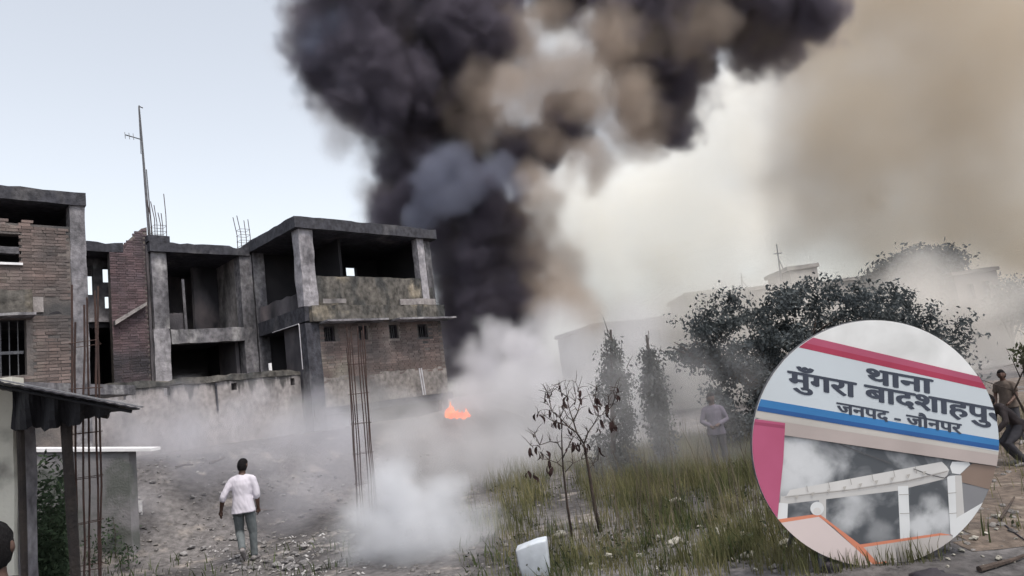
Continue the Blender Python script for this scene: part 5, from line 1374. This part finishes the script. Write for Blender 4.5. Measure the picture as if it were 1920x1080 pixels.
def smoke(name, label, puffs, mat, voxel, soft=0.5, billow=0.25, billow_size=1.0, warp=0.3, warp_size=2.0, fine=0.15, seed=0.0, bottom=None):
    """puffs: (point, radius). The density field falls from each puff's heart; noise warps it and billows eat into its rim."""
    radii = sorted({round(r, 2) for _, r in puffs})
    me = bpy.data.meshes.new(name)
    me.from_pydata([p[:] for p, _ in puffs], [], [])
    at_ = me.attributes.new('grp', 'INT', 'POINT')
    at_.data.foreach_set('value', [radii.index(round(r, 2)) for _, r in puffs])
    o = bpy.data.objects.new(name, me)
    COL.objects.link(o)
    tag(o, label, 'smoke', None, 'stuff')
    lo = [min(p[i] - r * 1.25 for p, r in puffs) for i in range(3)]
    hi = [max(p[i] + r * 1.25 for p, r in puffs) for i in range(3)]
    if bottom is not None: lo[2] = max(lo[2], bottom)
    ng = bpy.data.node_groups.new(name, 'GeometryNodeTree')
    ng.interface.new_socket('Geometry', in_out='INPUT', socket_type='NodeSocketGeometry')
    ng.interface.new_socket('Geometry', in_out='OUTPUT', socket_type='NodeSocketGeometry')
    N, L = ng.nodes, ng.links
    gi, go = N.new('NodeGroupInput'), N.new('NodeGroupOutput')

    def math_(op, a, b=None, c=None, clamp=False):
        q = N.new('ShaderNodeMath'); q.operation = op; q.use_clamp = clamp
        for i, v in enumerate((a, b, c)):
            if v is None: continue
            if isinstance(v, (int, float)): q.inputs[i].default_value = v
            else: L.new(v, q.inputs[i])
        return q.outputs[0]

    pos = N.new('GeometryNodeInputPosition').outputs[0]
    off = N.new('ShaderNodeVectorMath'); off.operation = 'ADD'
    L.new(pos, off.inputs[0]); off.inputs[1].default_value = (seed * 7.1, seed * 3.3, seed * 5.7)
    nz = N.new('ShaderNodeTexNoise'); nz.inputs['Scale'].default_value = 1.0 / warp_size
    nz.inputs['Detail'].default_value = 3.0
    L.new(off.outputs[0], nz.inputs['Vector'])
    v1 = N.new('ShaderNodeVectorMath'); v1.operation = 'SUBTRACT'
    L.new(nz.outputs['Color'], v1.inputs[0]); v1.inputs[1].default_value = (0.5, 0.5, 0.5)
    v2 = N.new('ShaderNodeVectorMath'); v2.operation = 'MULTIPLY_ADD'
    L.new(v1.outputs[0], v2.inputs[0]); v2.inputs[1].default_value = (warp * 4,) * 3
    L.new(pos, v2.inputs[2])
    f = None
    for k, r in enumerate(radii):
        pr = N.new('GeometryNodeProximity'); pr.target_element = 'POINTS'
        L.new(gi.outputs[0], pr.inputs[0])
        na = N.new('GeometryNodeInputNamedAttribute'); na.data_type = 'INT'; na.inputs['Name'].default_value = 'grp'
        L.new(na.outputs['Attribute'], pr.inputs['Group ID'])
        pr.inputs['Sample Group ID'].default_value = k
        L.new(v2.outputs[0], pr.inputs['Sample Position'])
        q = math_('MULTIPLY_ADD', pr.outputs['Distance'], -1.0 / r, 1.0)
        f = q if f is None else math_('SMOOTH_MAX', f, q, 0.18)
    bsz = billow_size
    for amp, s in ((billow, bsz), (billow * 0.5, bsz * 0.42)):
        vo = N.new('ShaderNodeTexVoronoi'); vo.feature = 'SMOOTH_F1'
        vo.inputs['Scale'].default_value = 1.0 / s
        vo.inputs['Smoothness'].default_value = 0.35
        L.new(v2.outputs[0], vo.inputs['Vector'])
        f = math_('ADD', f, math_('MULTIPLY_ADD', vo.outputs['Distance'], -amp * 2, amp))
    n2 = N.new('ShaderNodeTexNoise'); n2.inputs['Scale'].default_value = 2.2 / bsz
    n2.inputs['Detail'].default_value = 4.0
    L.new(v2.outputs[0], n2.inputs['Vector'])
    f = math_('ADD', f, math_('MULTIPLY_ADD', n2.outputs[0], fine * 2, -fine))
    mr = N.new('ShaderNodeMapRange'); mr.interpolation_type = 'SMOOTHSTEP'
    L.new(f, mr.inputs['Value'])
    mr.inputs['From Min'].default_value = 0.02; mr.inputs['From Max'].default_value = soft
    vc = N.new('GeometryNodeVolumeCube')
    L.new(mr.outputs[0], vc.inputs['Density'])
    vc.inputs['Min'].default_value, vc.inputs['Max'].default_value = lo, hi
    for i, a in enumerate('XYZ'):
        vc.inputs['Resolution ' + a].default_value = max(8, int((hi[i] - lo[i]) / voxel))
    sm = N.new('GeometryNodeSetMaterial'); sm.inputs['Material'].default_value = mat
    L.new(vc.outputs[0], sm.inputs[0]); L.new(sm.outputs[0], go.inputs[0])
    md = o.modifiers.new('smoke', 'NODES'); md.node_group = ng
    me.materials.append(mat)
    return o


def puffs_at(rows, depth, spread=0.0, seed=1):
    rnd = random.Random(seed)
    out = []
    for row in rows:
        x, y, r = row[:3]
        d = depth + (row[3] if len(row) > 3 else 0.0) + rnd.uniform(-spread, spread)
        out.append((at(x, y, d), round(1.35 * r / FPX * d / 0.25) * 0.25 if r / FPX * d > 0.4 else round(1.35 * r / FPX * d / 0.1) * 0.1))
    return out


dark_rows = [(880,660,55),(860,600,55),(860,545,55),(930,560,75),(900,490,75),(950,490,60),(860,460,50),(985,560,45),(960,620,50),
 (735,395,50),(755,340,55),(775,285,65),(800,235,70),(730,160,95),(640,120,75),(620,50,65),(700,60,105),(800,80,105),(825,170,75),(890,50,80),(880,120,60),(720,-60,140),(860,-60,120),(880,235,50),
 (800,360,55),(850,340,60),(905,365,60),(820,425,45),(775,425,35),(880,300,50),(960,290,55),(1010,270,50),(1060,235,48),(1075,205,30),(950,405,45),(900,420,45),
 (1240,185,78),(1225,90,88),(1255,230,45),(1200,20,85),(1330,10,75),(1440,40,85),(1500,10,75),(1400,-60,120),(1080,-60,90),(1310,130,40)]
m_dark = volume_material('dark_smoke', (0.20, 0.18, 0.225), 2.6, 0.0)
smoke('black_smoke_plume', 'thick black smoke plume rising behind the end of the tallest shell', puffs_at(dark_rows, 29.0, 1.2), m_dark, 0.12,
      soft=0.62, billow=0.28, billow_size=1.4, warp=0.5, warp_size=1.8, fine=0.26, seed=1)
rim_rows = [(x, y, r * 1.22) for x, y, r in dark_rows if y > -40]
m_rim = volume_material('brown_rim_smoke', (0.62, 0.53, 0.48), 0.30, 0.0)
smoke('brown_smoke_rim', 'translucent brown grey smoke wrapping the black plume', puffs_at(rim_rows, 29.8, 1.0, seed=3), m_rim, 0.22,
      soft=0.7, billow=0.3, billow_size=2.0, warp=0.6, warp_size=2.2, fine=0.2, seed=13)
lobe_rows = [(805,335,32),(800,375,30),(850,315,42),(890,345,45),(850,375,40),(930,330,38),(970,350,30),(790,410,30),(650,85,80,2.3),(770,60,70,2.6),(720,170,55,2.0)]
m_lobe = volume_material('blue_grey_smoke', (0.34, 0.36, 0.46), 0.75, 0.0)
smoke('blue_grey_smoke_lobe', 'blue grey smoke lobe rolling over the front of the black plume', puffs_at(lobe_rows, 26.2, 0.4), m_lobe, 0.14,
      soft=0.5, billow=0.28, billow_size=1.5, warp=0.35, warp_size=1.8, fine=0.15, seed=6)
brown_rows = [(930,180,70),(985,120,65),(1060,150,70),(1110,190,60),(1140,120,50),(1000,215,55),(900,250,45),(870,200,45),(1150,60,60),(1180,180,55),(1200,250,50),(1310,60,60),(960,60,60),(1080,300,40),(1120,320,42),(1130,285,35),(1160,230,40),(1015,420,60),(1040,500,70),(1060,560,70),(1000,350,40),(1170,90,60),(1030,40,50),(1020,270,40)]
m_brown = volume_material('brown_smoke', (0.62, 0.53, 0.46), 0.75, 0.1)
smoke('brown_smoke_cloud', 'thin brown smoke curling between the two dark lobes of the plume', puffs_at(brown_rows, 27.4, 1.0), m_brown, 0.18,
      soft=0.7, billow=0.3, billow_size=1.7, warp=0.45, warp_size=2.0, fine=0.18, seed=2)
veil_rows = [(585,130,45),(600,200,45),(630,255,38),(650,275,25),(660,220,50),(700,300,40),(690,360,35),(590,60,40),(700,250,40)]
m_veil = volume_material('pale_veil_smoke', (0.93, 0.90, 0.90), 0.6, 0.1)
smoke('pale_smoke_fringe', 'pale smoke fringe hanging along the left side of the black plume', puffs_at(veil_rows, 30.0, 0.6), m_veil, 0.18,
      soft=0.8, billow=0.25, billow_size=1.4, warp=0.35, warp_size=1.6, seed=7)
white_rows = [(1080,420,120),(1180,400,130),(1270,360,130),(1350,260,110),(1380,180,80),(1130,500,110),(1250,480,130),(1340,430,110),(1060,330,60),(1060,50,75),(1120,140,60)]
m_wbank = volume_material('white_bank_smoke', (1.0, 0.988, 0.950), 0.32, 0.0)
smoke('white_smoke_bank', 'bright white smoke bank glowing between the plume and the tan smoke', puffs_at(white_rows, 40.0, 1.5), m_wbank, 0.4,
      soft=0.8, billow=0.2, billow_size=3.5, warp=0.7, warp_size=4.0, fine=0.12, seed=8)
tan_rows = [(1560,260,210),(1750,200,280),(1850,400,220),(1620,420,170),(1700,-50,300),(1520,100,150),(1900,50,250),(1780,540,150),(1480,400,150),(1440,300,110),(1950,520,200)]
m_tan = volume_material('tan_smoke', (0.71, 0.635, 0.535), 0.20, 0.1)
smoke('tan_smoke_bank', 'wide tan smoke bank drifting across the sky over the far rooftops', puffs_at(tan_rows, 62.0, 3.0), m_tan, 0.7,
      soft=1.15, billow=0.2, billow_size=8.0, warp=2.6, warp_size=9.0, fine=0.28, seed=3)
grey_rows = [(560,800,60,-1),(700,830,80,-2),(790,850,80,-4),(620,820,70,-1),(680,780,60,0),(760,790,60,-1),(1130,700,80),(1150,800,90,-3),(1190,640,70,1),(960,740,90),(1010,690,80),(1050,640,80),(1080,720,90),(980,790,100,-1),(900,810,100,-2),(820,830,80,-3),(1060,800,90,-2),(740,840,70,-2),(1090,850,70,-4),(980,870,80,-4),(870,880,80,-4)]
m_grey = volume_material('grey_smoke', (0.80, 0.795, 0.815), 0.42, 0.0)
smoke('grey_smoke_drift', 'grey smoke drifting over the yard round the flames', puffs_at(grey_rows, 21.0, 0.6), m_grey, 0.14,
      soft=0.6, billow=0.25, billow_size=1.5, warp=0.3, warp_size=1.8, seed=4, bottom=0.0)
roll_rows = [(935,635,38),(975,665,42),(905,680,40),(950,700,50),(890,730,40),(920,615,22),(1010,700,40),(860,760,30,-.4)]
m_roll = volume_material('rolling_grey_smoke', (0.83, 0.82, 0.85), 1.0, 0.0)
smoke('rolling_grey_smoke', 'rounded grey smoke billow in front of the foot of the black plume', puffs_at(roll_rows, 20.5, 0.4), m_roll, 0.11,
      soft=0.6, billow=0.3, billow_size=1.1, warp=0.25, warp_size=1.3, fine=0.2, seed=9)
yard_rows = [(220,800,60,2),(250,850,60,1),(340,750,45,3),(480,745,45,3),(600,760,45,3),(300,830,70,1),(400,840,80,0),(500,850,85,0),(600,870,85,0),(690,890,80,-1),(330,790,60,2.5),(450,790,60,2.5),(560,800,60,2.5),(640,800,70,2),(260,960,50,-1),(560,940,70,-1.5)]
m_yard = volume_material('yard_haze', (0.74, 0.735, 0.79), 0.46, 0.0)
smoke('yard_smoke_haze', 'low thin smoke haze lying over the bank before the compound wall', puffs_at(yard_rows, 14.5, 0.3), m_yard, 0.16,
      soft=0.9, billow=0.25, billow_size=1.4, warp=0.35, warp_size=1.8, seed=10, bottom=0.0)
mist_rows = [(1130,720,90),(1180,760,100),(1250,730,90),(1230,820,100),(1320,800,80),(1130,830,80),(1190,650,60),(1290,710,60),(1350,860,60),(1400,700,50),(1850,700,60)]
m_mist = volume_material('mist_smoke', (0.82, 0.81, 0.83), 0.21, 0.0)
smoke('drifting_smoke_mist', 'thin pale smoke mist drifting past the creeper trees and the broad tree', puffs_at(mist_rows, 13.6, 0.3), m_mist, 0.15,
      soft=0.9, billow=0.25, billow_size=1.2, warp=0.35, warp_size=1.6, seed=11, bottom=0.0)
far_rows = [(1150,640,90),(1260,620,90),(1370,600,90),(1480,580,90),(1600,620,80),(1720,560,90),(1830,570,90),(1920,670,80),(1350,680,110),(1550,680,110),(1750,680,110),(1180,700,100)]
m_farm = volume_material('far_smoke', (0.84, 0.815, 0.79), 0.42, 0.0)
smoke('far_smoke_haze', 'pale smoke haze lying in front of the far rooftops', puffs_at(far_rows, 35.0, 0.8), m_farm, 0.35,
      soft=0.9, billow=0.2, billow_size=3.0, warp=0.6, warp_size=4.0, seed=12, bottom=0.0)
puff_rows = [(760,975,88),(685,1035,72),(840,1030,84),(740,915,58),(775,1085,112),(722,878,32),(825,955,60),(685,980,48),(870,1075,60)]
m_white = volume_material('white_smoke', (0.83, 0.84, 0.87), 1.7, 0.0)
smoke('white_smoke_puff', 'dense white smoke puff low over the litter beside the walking man', puffs_at(puff_rows, 10.0, 0.2), m_white, 0.055,
      soft=0.8, billow=0.26, billow_size=0.65, warp=0.2, warp_size=0.6, fine=0.26, seed=5, bottom=0.0)
